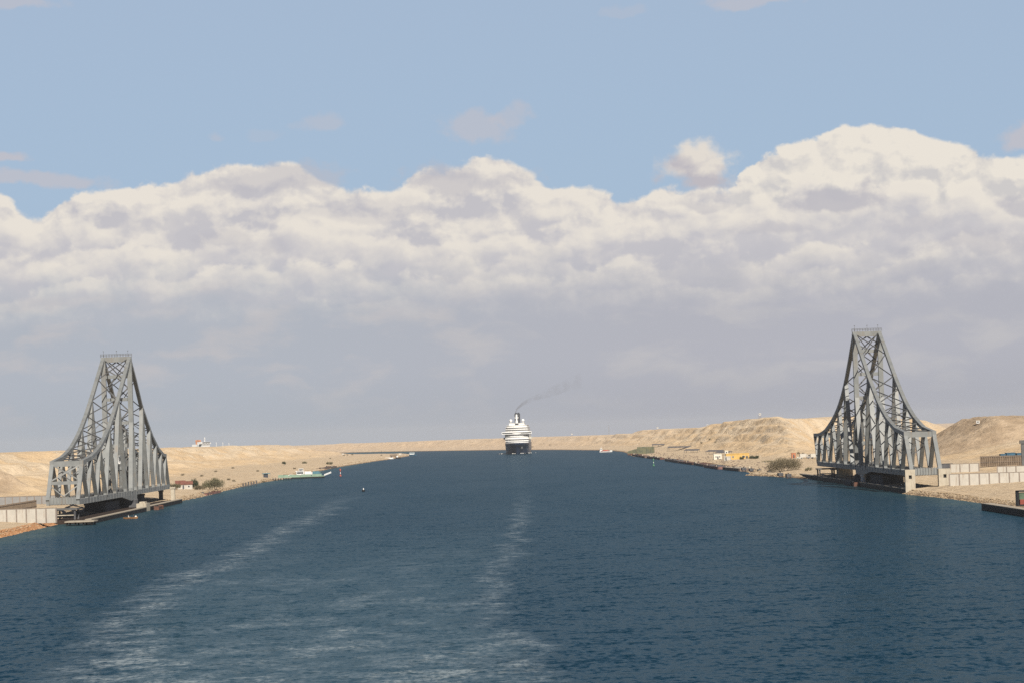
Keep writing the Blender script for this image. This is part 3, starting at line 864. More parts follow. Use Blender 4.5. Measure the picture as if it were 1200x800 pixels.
# ---- what the bridges stand on
def pivot_pier(X, label):
    r = thing('pivot_pier', label, 'bridge pier', (X, PYL, 0))
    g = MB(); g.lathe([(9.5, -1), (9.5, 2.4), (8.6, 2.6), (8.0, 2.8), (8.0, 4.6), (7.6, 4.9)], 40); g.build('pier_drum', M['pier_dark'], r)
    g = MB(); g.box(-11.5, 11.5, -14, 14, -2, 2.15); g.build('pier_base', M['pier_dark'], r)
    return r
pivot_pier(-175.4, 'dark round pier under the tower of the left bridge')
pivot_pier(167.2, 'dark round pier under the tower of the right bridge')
# rest blocks beside the pivots (broad dark supports under the arms)
def rest_pier(X, Y, w_, d_, z1, label, m_='pier_dark'):
    g = MB(); g.box(-w_ / 2, w_ / 2, -d_ / 2, d_ / 2, -2, z1 - .8); g.box(-w_ / 2 - .3, w_ / 2 + .3, -d_ / 2 - .3, d_ / 2 + .3, z1 - .8, z1)
    return tag(g.build('rest_pier', M[m_], None, loc=(X, Y, 0)), label, 'bridge pier')
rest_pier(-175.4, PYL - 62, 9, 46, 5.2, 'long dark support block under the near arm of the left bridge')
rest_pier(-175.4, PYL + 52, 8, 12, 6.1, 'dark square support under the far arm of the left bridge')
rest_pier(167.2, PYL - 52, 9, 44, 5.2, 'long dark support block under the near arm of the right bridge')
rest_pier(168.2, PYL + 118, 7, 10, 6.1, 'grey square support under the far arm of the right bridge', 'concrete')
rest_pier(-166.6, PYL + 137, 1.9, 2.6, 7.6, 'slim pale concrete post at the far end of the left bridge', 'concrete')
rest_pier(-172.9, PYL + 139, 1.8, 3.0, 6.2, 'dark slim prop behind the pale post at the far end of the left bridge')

# open steel landing frames
def landing(px, py, label, length, rz=0.0):
    p = gp(px, py, 2.0)
    r = thing('landing_frame', label, 'support frame', p, rz)
    for sx in (-1, 1):
        for sy in (-1, 1):
            g = MB(); g.box(sx * 3.6 - .35, sx * 3.6 + .35, sy * length / 2 - .35, sy * length / 2 + .35, -1.5, 3.1); g.build('leg', M['pier_dark'], r)
    g = MB(); g.box(-4.6, 4.6, -length / 2 - .8, length / 2 + .8, 3.1, 3.7); g.build('top_beam', M['steel_dark'], r)
    g = MB(); g.box(-3.6, 3.6, -length / 2 - .2, -length / 2 + .2, .9, 1.25); g.build('brace', M['concrete'], r)
    return r
landing(79, 606, 'low dark table-like landing frame under the near end of the left bridge', 9)
landing(968, 556.5, 'low landing frame on posts at the far end of the right bridge', 10)
landing(985, 557, 'low landing frame on posts beside the square pier of the right bridge', 9)

# concrete gate pillars at the near end of the right bridge
def gate_pillar(x, y, w_, label):
    z0 = th(x, y)
    r = thing('gate_pillar', label, 'concrete pillar', (x, y, z0), 0, 'pale pillars at the near end of the right bridge')
    h = 9.3 - z0
    g = MB()
    # body pieces around a square hole
    hz0, hz1 = h - 3.6, h - 2.2
    g.box(-w_ / 2, w_ / 2, -1.6, 1.6, -1.5, hz0); g.box(-w_ / 2, w_ / 2, -1.6, 1.6, hz1, h)
    g.box(-w_ / 2, -.6, -1.6, 1.6, hz0, hz1); g.box(.6, w_ / 2, -1.6, 1.6, hz0, hz1)
    g.build('pillar_body', M['concrete'], r)
    g = MB(); g.box(-.6, .6, -.9, -.6, hz0, hz1); g.build('recess', M['black'], r)
    return r
gate_pillar(159.7, 1180, 3.9, 'pale concrete pillar with a square dark hole, nearer the water')
gate_pillar(173.4, 1180, 4.9, 'wide pale concrete pillar with a square dark hole, next to the panel wall')

# quays: fender walls with a walkway
def quay(pts, label, depth=6.0, top=1.7, topw=2.2, side=-1):
    r = thing('quay', label, 'quay', (0, 0, 0))
    g = MB(); t_ = MB()
    for (xa, ya), (xb, yb) in zip(pts[:-1], pts[1:]):
        d = Vector((xb - xa, yb - ya, 0)); L = d.length; ang = math.atan2(d.y, d.x)
        c_ = Vector(((xa + xb) / 2, (ya + yb) / 2, 0)); nrm_ = Vector((-d.y, d.x, 0)).normalized()
        if nrm_.x * side < 0: nrm_ = -nrm_
        g.cbox(c_ + nrm_ * topw / 2 + Vector((0, 0, top / 2 - 2)), (L, topw, top + 4 - .3), ang)
        t_.cbox(c_ + nrm_ * (topw / 2 + .02) + Vector((0, 0, top + .02)), (L, topw + .24, .3), ang)
    g.build('fender_wall', M['quay_black'], r); t_.build('walkway', M['quay_top'], r)
    return r
quay([(-158.2, 1140), (-158.8, 1322)], 'dark fender wall with pale walkway below the near arm of the left bridge', side=-1)
quay([(-159.4, 1338), (-160.4, 1484)], 'dark fender wall with pale walkway below the far arm of the left bridge', side=-1)
quay([(157.9, 1183), (158.2, 1338)], 'dark fender wall with pale walkway below the near arm of the right bridge', side=1)
quay([(158.4, 1352), (157.6, 1600)], 'long dark fender wall in front of the far arm of the right bridge', side=1)
quay([(150.6, 690), (150.4, 946)], 'black quay wall at the right edge, below the panel wall', side=1, topw=3.0, top=1.9)
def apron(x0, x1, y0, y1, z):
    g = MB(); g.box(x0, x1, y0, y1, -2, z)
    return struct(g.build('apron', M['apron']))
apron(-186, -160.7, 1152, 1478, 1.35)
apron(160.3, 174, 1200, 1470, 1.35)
# landing platform in front of the left portal
p = gp(96, 609.5, 1.6)
r = thing('jetty_platform', 'pale low platform on short piles at the near tip of the left fender wall', 'jetty', (p.x, p.y, 1.6))
g = MB(); g.box(-6, 5, -4, 8, -.45, 0); g.build('deck', M['quay_top'], r)
for xx in (-5.2, -2, 1, 4.2):
    for yy in (-3, 5):
        g = MB(); g.box(xx - .25, xx + .25, yy - .25, yy + .25, -3.5, -.45); g.build('pile', M['quay_black'], r)
# pivot bollard blocks at the quay edge
g = MB(); g.box(-2.2, 2.2, -7, 7, -2, 3.4); g.box(-1.2, 1.2, -4, 4, 3.4, 4.1)
tag(g.build('mooring_block', M['concrete'], None, loc=(-161.2, 1330, 0)), 'pale concrete block on the left quay under the bridge tower', 'mooring block')
g = MB(); g.box(-.9, .9, -9, 9, -1.5, 1.3); g.box(-1.1, 1.1, -9.5, -8, -1.5, 1.7); g.box(-1.1, 1.1, 8, 9.5, -1.5, 1.7)
tag(g.build('fender_pad', M['rust'], None, loc=(-156.9, 1352, 0)), 'rusty fender pad on the left quay below the bridge tower', 'fender')
g = MB(); g.lathe([(1.0, 0), (1.1, .2), (1.0, 2.4), (1.3, 2.6), (1.3, 3.0)], 14)
tag(g.build('bollard', M['white'], None, loc=(160.6, 1341, 1.7)), 'white round bollard on the right quay under the bridge tower', 'bollard')
g = MB(); g.box(-.9, .9, -8, 8, -1.5, 1.3); g.box(-1.1, 1.1, -8.5, -7, -1.5, 1.7); g.box(-1.1, 1.1, 7, 8.5, -1.5, 1.7)
tag(g.build('fender_pad', M['rust'], None, loc=(157.0, 1346, 0)), 'rusty fender pad on the right quay near the white bollard', 'fender')

# ------------------------------------------------------------------ walls and fences
def panel_wall(p0, p1, z0, z1, step, label, panel='panel', cat='wall', name='panel_wall', follow=True):
    p0 = Vector((p0[0], p0[1], 0)); p1 = Vector((p1[0], p1[1], 0))
    d = p1 - p0; L = d.length; d.normalize(); ang = math.atan2(d.y, d.x)
    r = thing(name, label, cat, (p0.x, p0.y, z0), ang)
    h = z1 - z0
    nseg = max(1, round(L / step)); st = L / nseg
    for k in range(nseg):
        g = MB(); g.box(k * st + .24, (k + 1) * st - .24, -.12, .12, -1.5, h - .14); g.build('panel', M[panel], r)
    for k in range(nseg + 1):
        g = MB(); g.box(k * st - .24, k * st + .24, -.26, .26, -1.5, h + .03); g.build('post', M['pillar'], r)
    g = MB(); g.box(.0, L, -.2, .2, h - .14, h + .06); g.build('coping', M['pillar'], r)
    return r
panel_wall((-203, 1128), (-168.4, 1120), 2.9, 7.0, 4.1, 'nearest pale panel wall left of the left bridge, along the shore')
a_p = gp(-25, 591, 4.0); b_p = gp(55, 590, 3.2)
panel_wall((-240, 1395), (-208, 1386), 3.4, 7.3, 3.9, 'greyer panel wall behind the ribbed fence, left of the left bridge', 'panel_grey')
panel_wall((174.2, 1172), (216, 1164), 3.1, 7.2, 4.0, 'nearest pale panel wall right of the right bridge')
panel_wall((207.6, 1392), (220.4, 1389), 4.0, 7.6, 4.2, 'short pale panel wall behind the front wall, next to the right bridge')
panel_wall((212.5, 1290), (244, 1284), 4.4, 7.5, 3.9, 'pale rear panel wall at the right edge, below the brown fence')
def ribbed_fence(p0, p1, z0, z1, label, rib=.55):
    p0 = Vector((p0[0], p0[1], 0)); p1 = Vector((p1[0], p1[1], 0))
    d = p1 - p0; L = d.length; ang = math.atan2(d.y, d.x)
    r = thing('ribbed_fence', label, 'fence', (p0.x, p0.y, z0), ang)
    g = MB(); h = z1 - z0
    g.box(0, L, -.05, .05, -1.5, h - .1)
    for k in np.arange(0, L, rib * 2):
        g.box(k, k + rib, -.3, .3, -1.5, h)
    g.build('slats', M['brownslat'], r)
    for z in (.5, h - .6):
        g = MB(); g.box(0, L, -.36, .36, z, z + .18); g.build('rail', M['pillar'], r)
    return r
ribbed_fence((-206.4, 1130), (-209, 1331), 3.2, 6.5, 'tan ribbed fence running away behind the nearest left panel wall')
ribbed_fence((231, 1452), (256, 1440), 6.3, 9.9, 'brown slatted fence at the right edge, in front of blue crates')
g = MB(); g.box(-3, 3, -1.2, 1.2, -1, 3.2); g.box(-3.15, 3.15, -1.35, 1.35, 3.2, 3.4)
p = gp(1108.5, 551, 4.4)
tag(g.build('dark_hut', M['pier_dark'], None, loc=p), 'low dark hut between the wide gate pillar and the rear panel wall', 'hut')
# blue crates behind the brown fence
rr = random.Random(3)
for k, (px, lb) in enumerate(((1175, 'short blue crate at the left end of the row behind the brown fence'), (1184, 'long dark blue crate in the middle of the row behind the brown fence'), (1195, 'blue crate nearest the tall post behind the brown fence'))):
    p = dp(px, 537, 1500); p.z = th(p.x, p.y)
    r = thing('blue_crate', lb, 'crate', p, .05 * k, 'blue crates behind the brown fence')
    wd = (2.6, 4.4, 4.0)[k]; zz = (10.0, 10.5, 10.2)[k] - p.z
    g = MB(); g.box(-wd / 2, wd / 2, -2, 2, 0, zz - .3)
    for x in np.arange(-wd / 2, wd / 2, .8):
        g.box(x, x + .15, -2.08, 2.08, .2, zz - .4)
    g.build('crate_body', M['bluepaint'], r)
    g = MB(); g.box(-wd / 2 - .1, wd / 2 + .1, -2.15, 2.15, zz - .3, zz); g.build('lid', M['bluepaint'], r)
p = gp(1199, 537, 9.0); p.z = th(p.x, p.y)
g = MB(); g.box(-.7, .7, -.7, .7, 0, 17 - p.z); g.box(-1.3, 1.3, -1.0, 1.0, 16 - p.z, 17.6 - p.z)
tag(g.build('gate_post', M['steel_dark'], None, loc=p), 'tall dark square post at the right edge, beside the blue crates', 'post')
# red and green machine on the black quay
p = gp(1199, 592, 1.9)
r = thing('quay_winch', 'dark box with red and green panels on the black quay at the right edge', 'winch', p, 0)
g = MB(); g.box(-1.9, 3.5, -2, 2, 0, .5); g.box(-1.9, -1.5, -2, 2, .5, 4.6); g.box(-1.9, 3.5, -2, 2, 4.3, 4.7); g.build('frame', M['black'], r)
g = MB(); g.box(-1.2, 3.0, -1.8, 1.5, .5, 2.0); g.build('red_panel', M['dullred0'], r)
g = MB(); g.box(-1.3, 3.1, -1.5, 1.7, 2.0, 4.0); g.build('green_panel', M['dullgreen'], r)

# ------------------------------------------------------------------ ships and boats
def loft_hull(stations, nz=7):
    """stations: (y, [(halfwidth, z)...]) from bow to stern -> MB with closed ends and deck"""
    g = MB(); m = len(stations[0][1])
    vs = []; fs = []
    for y, pr in stations:
        vs += [(-wd, y + (o[2] if len(o) > 2 else 0), z) for o in pr[::-1] for wd, z in [(o[0], o[1])]]
        vs += [(wd, y + (o[2] if len(o) > 2 else 0), z) for o in pr for wd, z in [(o[0], o[1])]]
    r = 2 * m
    for i in range(len(stations) - 1):
        for k in range(r - 1):
            fs.append((i * r + k, i * r + k + 1, (i + 1) * r + k + 1, (i + 1) * r + k))
        fs.append((i * r + r - 1, i * r, (i + 1) * r, (i + 1) * r + r - 1))
    fs.append(tuple(range(r))); fs.append(tuple((len(stations) - 1) * r + k for k in range(r - 1, -1, -1)))
    return g.add(vs, fs)

def cruise_ship():
    p = gp(605.5, 530.6, 0.0)
    r = thing('cruise_ship', 'white cruise ship with a navy hull sailing up the middle of the canal', 'cruise ship', p, R(-1.4))
    # hull, bow towards the camera (-Y)
    st = []
    for y, wl, dk in ((0, .25, 2.2), (4, 1.6, 6.0), (10, 4.2, 10.0), (20, 8.2, 13.4), (34, 12.0, 15.6), (55, 15.3, 16.1), (90, 16.1, 16.1), (200, 16.1, 16.1), (255, 15.6, 16.1), (283, 13.5, 15.6)):
        rake = max(0, 1 - y / 40) * 9
        st.append((y, [(wl * .55, -6, 3 if y < 30 else 0), (wl, 0, 0), (wl * .75 + dk * .25, 4, -rake * .15), (wl * .42 + dk * .58, 8.5, -rake * .5), (dk, 11.8, -rake), (dk, 12.0, -rake)]))
    loft_hull(st).build('hull', M['navy'], r)
    st = [(y, [(dk * 1.002, 11.9, -max(0, 1 - y / 40) * 9), (dk * 1.01, 13.6 if y < 36 else 13.4, -max(0, 1 - y / 40) * 9.6)]) for y, dk in ((0, 2.2), (4, 6.0), (10, 10.0), (20, 13.4), (34, 15.6), (55, 16.1), (90, 16.1), (200, 16.1), (255, 16.1), (283, 15.6))]
    loft_hull(st).build('bulwark', M['navy'], r)
    for s_ in (-1, 1):
        g = MB(); g.cbox((s_ * 6.6, 4.4, 7.2), (2.6, 1.6, 2.4), s_ * .6); g.build('anchor_pocket', M['steel_dark'], r)
    def tier(nm, hw, z0, z1, yf, yb, curve=5.0, m_='white', name='deck_tier'):
        k = 9; front = []
        for i in range(k):
            t = -1 + 2 * i / (k - 1)
            front.append((hw * t, yf + curve * t * t))
        poly = front + [(hw, yb), (-hw, yb)]
        g = MB(); g.prism(poly, z0, z1)
        return g.build(name, M[m_], r)
    def band_(par, hw, z0, z1, yf, curve, x0=-1.0, x1=1.0, side=True, yb=240):
        g = MB(); k = 12
        for i in range(k):
            ta = x0 + (x1 - x0) * i / k; tb = x0 + (x1 - x0) * (i + 1) / k
            g.bar((hw * ta, yf + curve * ta * ta - .12, (z0 + z1) / 2), (hw * tb, yf + curve * tb * tb - .12, (z0 + z1) / 2), .3, z1 - z0, (0, 1, 0))
        if side:
            for s_ in (-1, 1):
                g.box(s_ * hw - .12, s_ * hw + .12, yf + curve + 2, yb, z0, z1)
        g.build('window_band', M['shipwindow'], par)
    specs = [(15.2, 13.4, 16.0, 38, 7), (15.4, 16.0, 19.0, 40, 6), (15.6, 19.0, 22.0, 41.5, 6), (15.8, 22.0, 25.0, 43, 6), (15.9, 25.0, 28.6, 43, 6), (14.8, 28.6, 31.6, 46, 6), (14.6, 31.6, 34.4, 48, 6), (13.4, 34.4, 37.2, 54, 5)]
    for i, (hw, z0, z1, yf, cv) in enumerate(specs):
        d = tier('', hw, z0, z1 - .5, yf, 265 - i * 4, cv)
        tier('', hw + .55, z1 - .5, z1, yf - .8, 266 - i * 4, cv, name='deck_edge').parent = r
        if i in (1, 3, 5, 6):
            band_(d, hw, z0 + 1.0, z1 - 1.0, yf, cv)
    # bridge with wings
    g = MB(); g.box(-19.9, 19.9, 42, 49, 25.1, 25.9); g.box(-19.9, 19.9, 42.3, 49, 27.4, 28.4); g.box(-19.9, -19.3, 42.3, 49, 25.9, 27.4); g.box(19.3, 19.9, 42.3, 49, 25.9, 27.4)
    wg = g.build('bridge_wings', M['white'], r)
    g = MB()
    for s_ in (-1, 1):
        a, b = sorted((s_ * 19.2, s_ * 6.5)); g.box(a, b, 42.5, 48.8, 25.95, 27.35)
    g.build('bridge_windows', M['window'], wg)
    g = MB(); g.box(-10.2, 10.2, 62, 120, 37.2, 39.6); g.box(-10.6, 10.6, 61.5, 121, 39.6, 40.0); ob = g.build('observation_deck', M['white'], r)
    g = MB(); g.box(-2.2, 2.6, 61.7, 61.95, 37.6, 39.4); g.build('window_band', M['window'], ob)
    for x in (-8.0, 8.4):
        g = MB(); g.lathe([(.9, 0), (.7, 1.8)], 10, (x, 74, 40)); g.sphere((x, 74, 43.2), 2.1)
        g.build('radar_dome', M['white'], r, smooth=True)
    g = MB(); g.box(-.9, .9, 72, 74, 40, 51.5); g.box(-2.6, 2.6, 72.4, 73.4, 46.5, 47.5); g.box(-1.6, 1.6, 72.4, 73.4, 49.2, 49.9); g.box(-1.4, 1.4, 71, 75, 40, 43.5); g.build('mast', M['white'], r)
    g = MB(); g.prism([(-3.6, 118), (-3.0, 115), (3.0, 115), (3.6, 118), (3.6, 136), (-3.6, 136)], 37, 53.0)
    for x in (-1.6, 1.6):
        g.lathe([(1.2, 0), (1.2, 1.2)], 10, (x, 122, 53))
    g.build('funnel', M['funnel'], r)
    for s_ in (-1, 1):
        for k in range(7):
            y = 75 + k * 22
            g = MB(); g.prism([(-1.5, -5), (0, -6.2), (1.5, -5), (1.5, 5), (0, 6.2), (-1.5, 5)], 0, 2.6); 
            g.build('lifeboat', M['cream_white'], r, loc=(s_ * 16.9, y, 18.4))
    return r
ship = cruise_ship()
# bow wave, low white water at the stem
g = MB(); rr = random.Random(5)
p = gp(605.5, 530.6, 0)
for s_ in (-1, 1):
    for k in range(16):
        t = rr.random() ** 1.6; d = rr.random()
        y = -4 + t * 40; x = s_ * (2 + t * 15 + d * d * (1 + t * 8)) + (3 if s_ > 0 else 0)
        rad = .3 + rr.random() * .55
        g.sphere((x, y, -.25), rad * .8, 7, 4)
struct(g.build('bow_wave', M['cloth_white'], None, True, loc=p), 'stuff')

def smoke():
    m = bpy.data.materials.new('funnel_smoke'); m.use_nodes = True
    t = m.node_tree; t.nodes.clear(); n = NT(t)
    out = n.node('ShaderNodeOutputMaterial'); v = n.node('ShaderNodeVolumePrincipled')
    co = n.node('ShaderNodeTexCoord').outputs['Object']
    x, y, z = n.sep(co)
    nz = n.noise(co, 0.06, 4.0, 0.6)
    fade = n.m('POWER', n.lin(x, 0.0, 95.0, 1.0, 0.0), 2.0)
    n.put(v.inputs['Density'], n.m('MULTIPLY', n.m('MULTIPLY', n.m('ADD', n.ss(nz, 0.38, 0.62), n.lin(x, 0.0, 30.0, 1.0, 0.0)), n.m('ADD', n.m('MULTIPLY', n.m('POWER', fade, 3.0), 0.09), n.m('ADD', n.m('MULTIPLY', fade, 0.030), 0.016))), n.lin(x, 80.0, 95.0, 1.0, 0.0)))
    v.inputs['Color'].default_value = (0.35, 0.33, 0.32, 1)
    t.links.new(v.outputs[0], out.inputs['Volume'])
    pts = []; rad = []
    for i in range(22):
        f = i / 21
        pts.append((94 * f ** 1.25, 30 * f, 40 * f ** .72 + 2 * math.sin(f * 9) * f)); rad.append(1.1 + 10 * f ** 1.2)
    g = MB(); g.tube(pts, rad, 12)
    o = g.build('funnel_smoke', m, None, True, loc=ship.location + Vector((.5, 122, 53.8)))
    tag(o, 'thin dark smoke trailing right from the funnel of the cruise ship', 'smoke'); o['kind'] = 'stuff'
smoke()

# container carrier in the parallel channel, only its upper works showing above the dune
p = dp(237.5, 523, 4950); p.z = -curv(p.x, p.y) - 2.5
r = thing('cargo_ship', 'white upper works of a cargo ship with an orange funnel, behind the left dunes', 'cargo ship', p, R(62))
loft_hull([(-175, [(.5, -4), (1, 0), (5, 10)]), (-160, [(6, -4), (9, 0), (13, 10)]), (-135, [(13, -4), (14, 0), (14.5, 9)]), (5, [(13, -4), (14, 0), (14.5, 9)]), (25, [(9, -4), (11, 0), (13.5, 9)])]).build('hull', M['rust'], r)
g = MB(); g.box(-11, 11, -7, 3, 9, 33.0); g.box(-14.5, 14.5, -7, -3, 29.5, 31.6); g.box(-9, 9, 3, 15, 9, 29.0); g.build('superstructure', M['white'], r)
for z in (28.2, 32.0):
    g = MB(); g.box(-10.6, 10.6, -7.15, -7.01, z - .5, z + .4); g.build('window_band', M['window'], r)
g = MB(); g.box(-2.5, 2.5, 5, 12, 29.0, 36.5); g.box(-2.8, 2.8, 4.7, 12.3, 33.2, 35.4); g.build('funnel', M['orange'], r)
g = MB(); g.box(-.4, .4, -5, -4, 33, 40.5); g.box(-2.4, 2.4, -4.8, -4.3, 37.5, 38.1); g.build('radar_mast', M['white'], r)
for k, (y, h) in enumerate(((-27, 32), (-40, 31.5), (-52, 30))):
    g = MB(); g.box(-.3, .3, y - .3, y + .3, 9, h); g.box(-1.0, 1.0, y - .2, y + .2, h - 2.6, h - 2.2); g.build('cargo_crane', M['white'], r)

# car ferry lying across its berth on the left bank
p = gp(353, 559.5, 0)
r = thing('car_ferry', 'pale green car ferry berthed at the left bank with its white ramp raised', 'ferry', p, R(3))
g = MB(); g.prism([(-17.5, -4), (15.5, -4), (17.5, -2.6), (17.5, 2.6), (15.5, 4), (-17.5, 4)], -1.5, .75); g.build('hull_bottom', M['black'], r)
g = MB(); g.prism([(-17.5, -4.1), (15.5, -4.1), (17.6, -2.6), (17.6, 2.6), (15.5, 4.1), (-17.5, 4.1)], .75, 1.35)
for a, b in ((-17, -9.5), (-8.8, -1), (-.3, 7.3), (8, 15.3)):
    g.box(a, b, -4.1, -3.8, 1.35, 2.7); g.box(a, b, 3.8, 4.1, 1.35, 2.7)
g.build('hull_side', M['lightgreen'], r)
g = MB(); g.box(-17.3, 15.2, -3.78, 3.78, 1.36, 1.5); g.build('car_deck', M['pier_dark'], r)
g = MB(); g.box(-3.6, 2.2, -2.6, 2.6, 2.2, 5.0); g.box(-4.2, 2.8, -3.2, 3.2, 5.0, 5.3); g.box(-1.6, 1.6, -1.6, 1.6, 5.3, 6.9); g.box(-1.9, 1.9, -1.9, 1.9, 6.9, 7.1)
for x in (-3.2, 1.8):
    for y in (-3.4, 3.4):
        g.box(x - .2, x + .2, y - .2, y + .2, 1.4, 5.0)
wh = g.build('wheelhouse', M['white'], r)
g = MB(); g.box(-3.2, 1.8, -2.7, -2.6, 3.3, 4.3); g.box(-1.4, 1.4, -1.7, -1.6, 5.6, 6.5); g.build('wheelhouse_window', M['window'], wh)
g = MB(); g.bar((17.2, 0, 1.3), (22.6, 0, 3.2), .35, 6.0, (0, 0, 1)); g.bar((17.2, 2.8, 1.9), (22.4, 2.8, 3.8), .5, .3); g.bar((17.2, -2.8, 1.9), (22.4, -2.8, 3.8), .5, .3); g.build('ramp', M['white'], r)
def car(x, y, z, rz, m_, label, kind='parked_car', big=False, group=None):
    r = thing(kind, label, 'truck' if big else 'car', (x, y, z), rz, group)
    L, Wd = (7.0, 2.5) if big else (4.4, 1.8)
    g = MB()
    if big:
        g.box(-L / 2, L / 2 - 2.2, -Wd / 2, Wd / 2, .9, 3.3); g.box(L / 2 - 2.0, L / 2, -Wd / 2, Wd / 2, .6, 2.7)
    else:
        g.prism([(-L / 2, -Wd / 2), (L / 2, -Wd / 2), (L / 2, Wd / 2), (-L / 2, Wd / 2)], .35, .95)
        g.add([(-1.7, -.85, .95), (1.1, -.85, .95), (1.1, .85, .95), (-1.7, .85, .95), (-1.3, -.7, 1.5), (.5, -.7, 1.5), (.5, .7, 1.5), (-1.3, .7, 1.5)], MB.BF)
    g.build('body', M[m_], r)
    g = MB()
    if big: g.box(L / 2 - 1.2, L / 2 + .02, -Wd / 2 - .02, Wd / 2 + .02, 1.6, 2.4)
    else: g.box(-1.2, .6, -.83, .83, 1.02, 1.4)
    g.build('windows', M['window'], r)
    for sx in (-1, 1):
        for sy in (-1, 1):
            g = MB(); g.tube([(sx * L * .3, sy * Wd / 2 - .15, .4 if not big else .5), (sx * L * .3, sy * Wd / 2 + .1, .4 if not big else .5)], .38 if not big else .5, 10); g.build('wheel', M['black'], r)
    return r
fz = p.z + 1.5
car(p.x - 12, p.y - 1, fz, R(3), 'cloth_dark', 'dark car on the shore end of the green ferry', group='vehicles on the ferry')
car(p.x - 7.4, p.y - .5, fz, R(3), 'white', 'white car on the green ferry, left of the wheelhouse', group='vehicles on the ferry')
car(p.x + 6.2, p.y - .6, fz, R(3), 'white', 'white truck on the green ferry, right of the wheelhouse', 'parked_truck', True, group='vehicles on the ferry')
car(p.x + 12.2, p.y - .8, fz, R(3), 'teal', 'teal truck at the ramp end of the green ferry', 'parked_truck', True, group='vehicles on the ferry')

p = gp(334, 561.5, 0)
r = thing('ferry_jetty', 'low jetty on dark piles at the shore end of the green ferry', 'jetty', p, R(3))
g = MB(); g.box(-9, 5, -2.2, 1.6, 1.0, 1.5); g.build('deck', M['quay_top'], r)
for k in range(8):
    g = MB(); g.box(-8.6 + k * 1.9 - .3, -8.6 + k * 1.9 + .3, -2.4, -1.8, -2.5, 1.25); g.build('pile', M['black'], r)

# kiosk with a blue roof near the ferry
p = hit(312, 559)
r = thing('kiosk', 'small open kiosk with a blue roof on the left bank before the ferry', 'kiosk', p, R(10))
g = MB(); g.box(-2.9, 2.9, -2, 2, 2.7, 3.2); g.build('roof', M['teal'], r)
g = MB(); g.box(-1.9, 1.3, -1.2, 1.2, -.3, 2.7); g.build('booth', M['cloth_dark'], r)
for x in (-2.6, 2.6):
    g = MB(); g.box(x - .12, x + .12, -1.8, -1.56, -.3, 2.7); g.build('post', M['steel'], r)

# rowing boat with two men
def person(loc, label, top, rz=0.0):
    me = bpy.data.meshes.new('person')
    V = [(0, 0, .45), (0, .02, .75), (0, .03, 1.0), (0, .02, 1.14), (0, -.02, 1.30),
         (.11, -.05, .42), (.13, -.42, .46), (.13, -.46, .06), (-.11, -.05, .42), (-.13, -.42, .46), (-.13, -.46, .06),
         (.20, .02, 1.02), (.30, -.08, .78), (.22, -.34, .72), (-.20, .02, 1.02), (-.30, -.08, .78), (-.22, -.34, .72)]
    E = [(0, 1), (1, 2), (2, 3), (3, 4), (0, 5), (5, 6), (6, 7), (0, 8), (8, 9), (9, 10), (2, 11), (11, 12), (12, 13), (2, 14), (14, 15), (15, 16)]
    RD = [.15, .14, .15, .065, .11, .10, .08, .05, .10, .08, .05, .07, .05, .04, .07, .05, .04]
    me.from_pydata(V, E, [])
    o = bpy.data.objects.new('person', me); COL.objects.link(o)
    o.modifiers.new('skin', 'SKIN'); o.modifiers.new('sub', 'SUBSURF').levels = 1
    for sv, rd in zip(me.skin_vertices[0].data, RD): sv.radius = (rd, rd)
    me.skin_vertices[0].data[0].use_root = True
    me.materials.append(M[top])
    o.location = loc; o.rotation_euler = (0, 0, rz)
    tag(o, label, 'person')
    g = MB(); g.sphere((0, -.03, 1.34), .115, 12, 8); hd = g.build('head', M['skin'], o, True)
    g = MB(); g.sphere((0, .0, 1.40), .115, 12, 6); g.build('hair', M['black'], o, True)
p = gp(153, 607, 0)
r = thing('rowing_boat', 'small brown wooden rowing boat on the water beside the left fender wall', 'boat', p, R(6))
st = [(-2.9, [(.05, .1), (.1, .75)]), (-2.0, [(.35, -.1), (.7, .62)]), (0, [(.5, -.15), (.95, .55)]), (2.0, [(.4, -.12), (.8, .58)]), (2.9, [(.15, .05), (.45, .7)])]
g = MB()
m2 = loft_hull(st)
hb = m2.build('hull', M['wood'], r); hb.rotation_euler = (0, 0, R(90))
g = MB(); g.box(-1.0, -.7, -.8, .8, .42, .5); g.box(.8, 1.1, -.8, .8, .42, .5); g.build('bench', M['quay_top'], r)
for s_ in (-1, 1):
    g = MB(); g.tube([(0.1, s_ * .3, .9), (-.3, s_ * 2.6, .05)], .04, 6); g.build('oar', M['wood'], r)
person(p + Vector((-.85, .05, .12)), 'man in white seated at the left end of the rowing boat', 'cloth_white', R(90))
person(p + Vector((1.2, -.05, .12)), 'man in dark clothes seated at the right end of the rowing boat', 'cloth_dark', R(90))
p2 = p + Vector((2.1, .2, .3))
g = MB(); g.lathe([(.35, 0), (.45, .3), (.3, .8)], 10); tag(g.build('net_bundle', M['cloth_white'], None, loc=p2), 'pale heap of netting in the stern of the rowing boat', 'net')

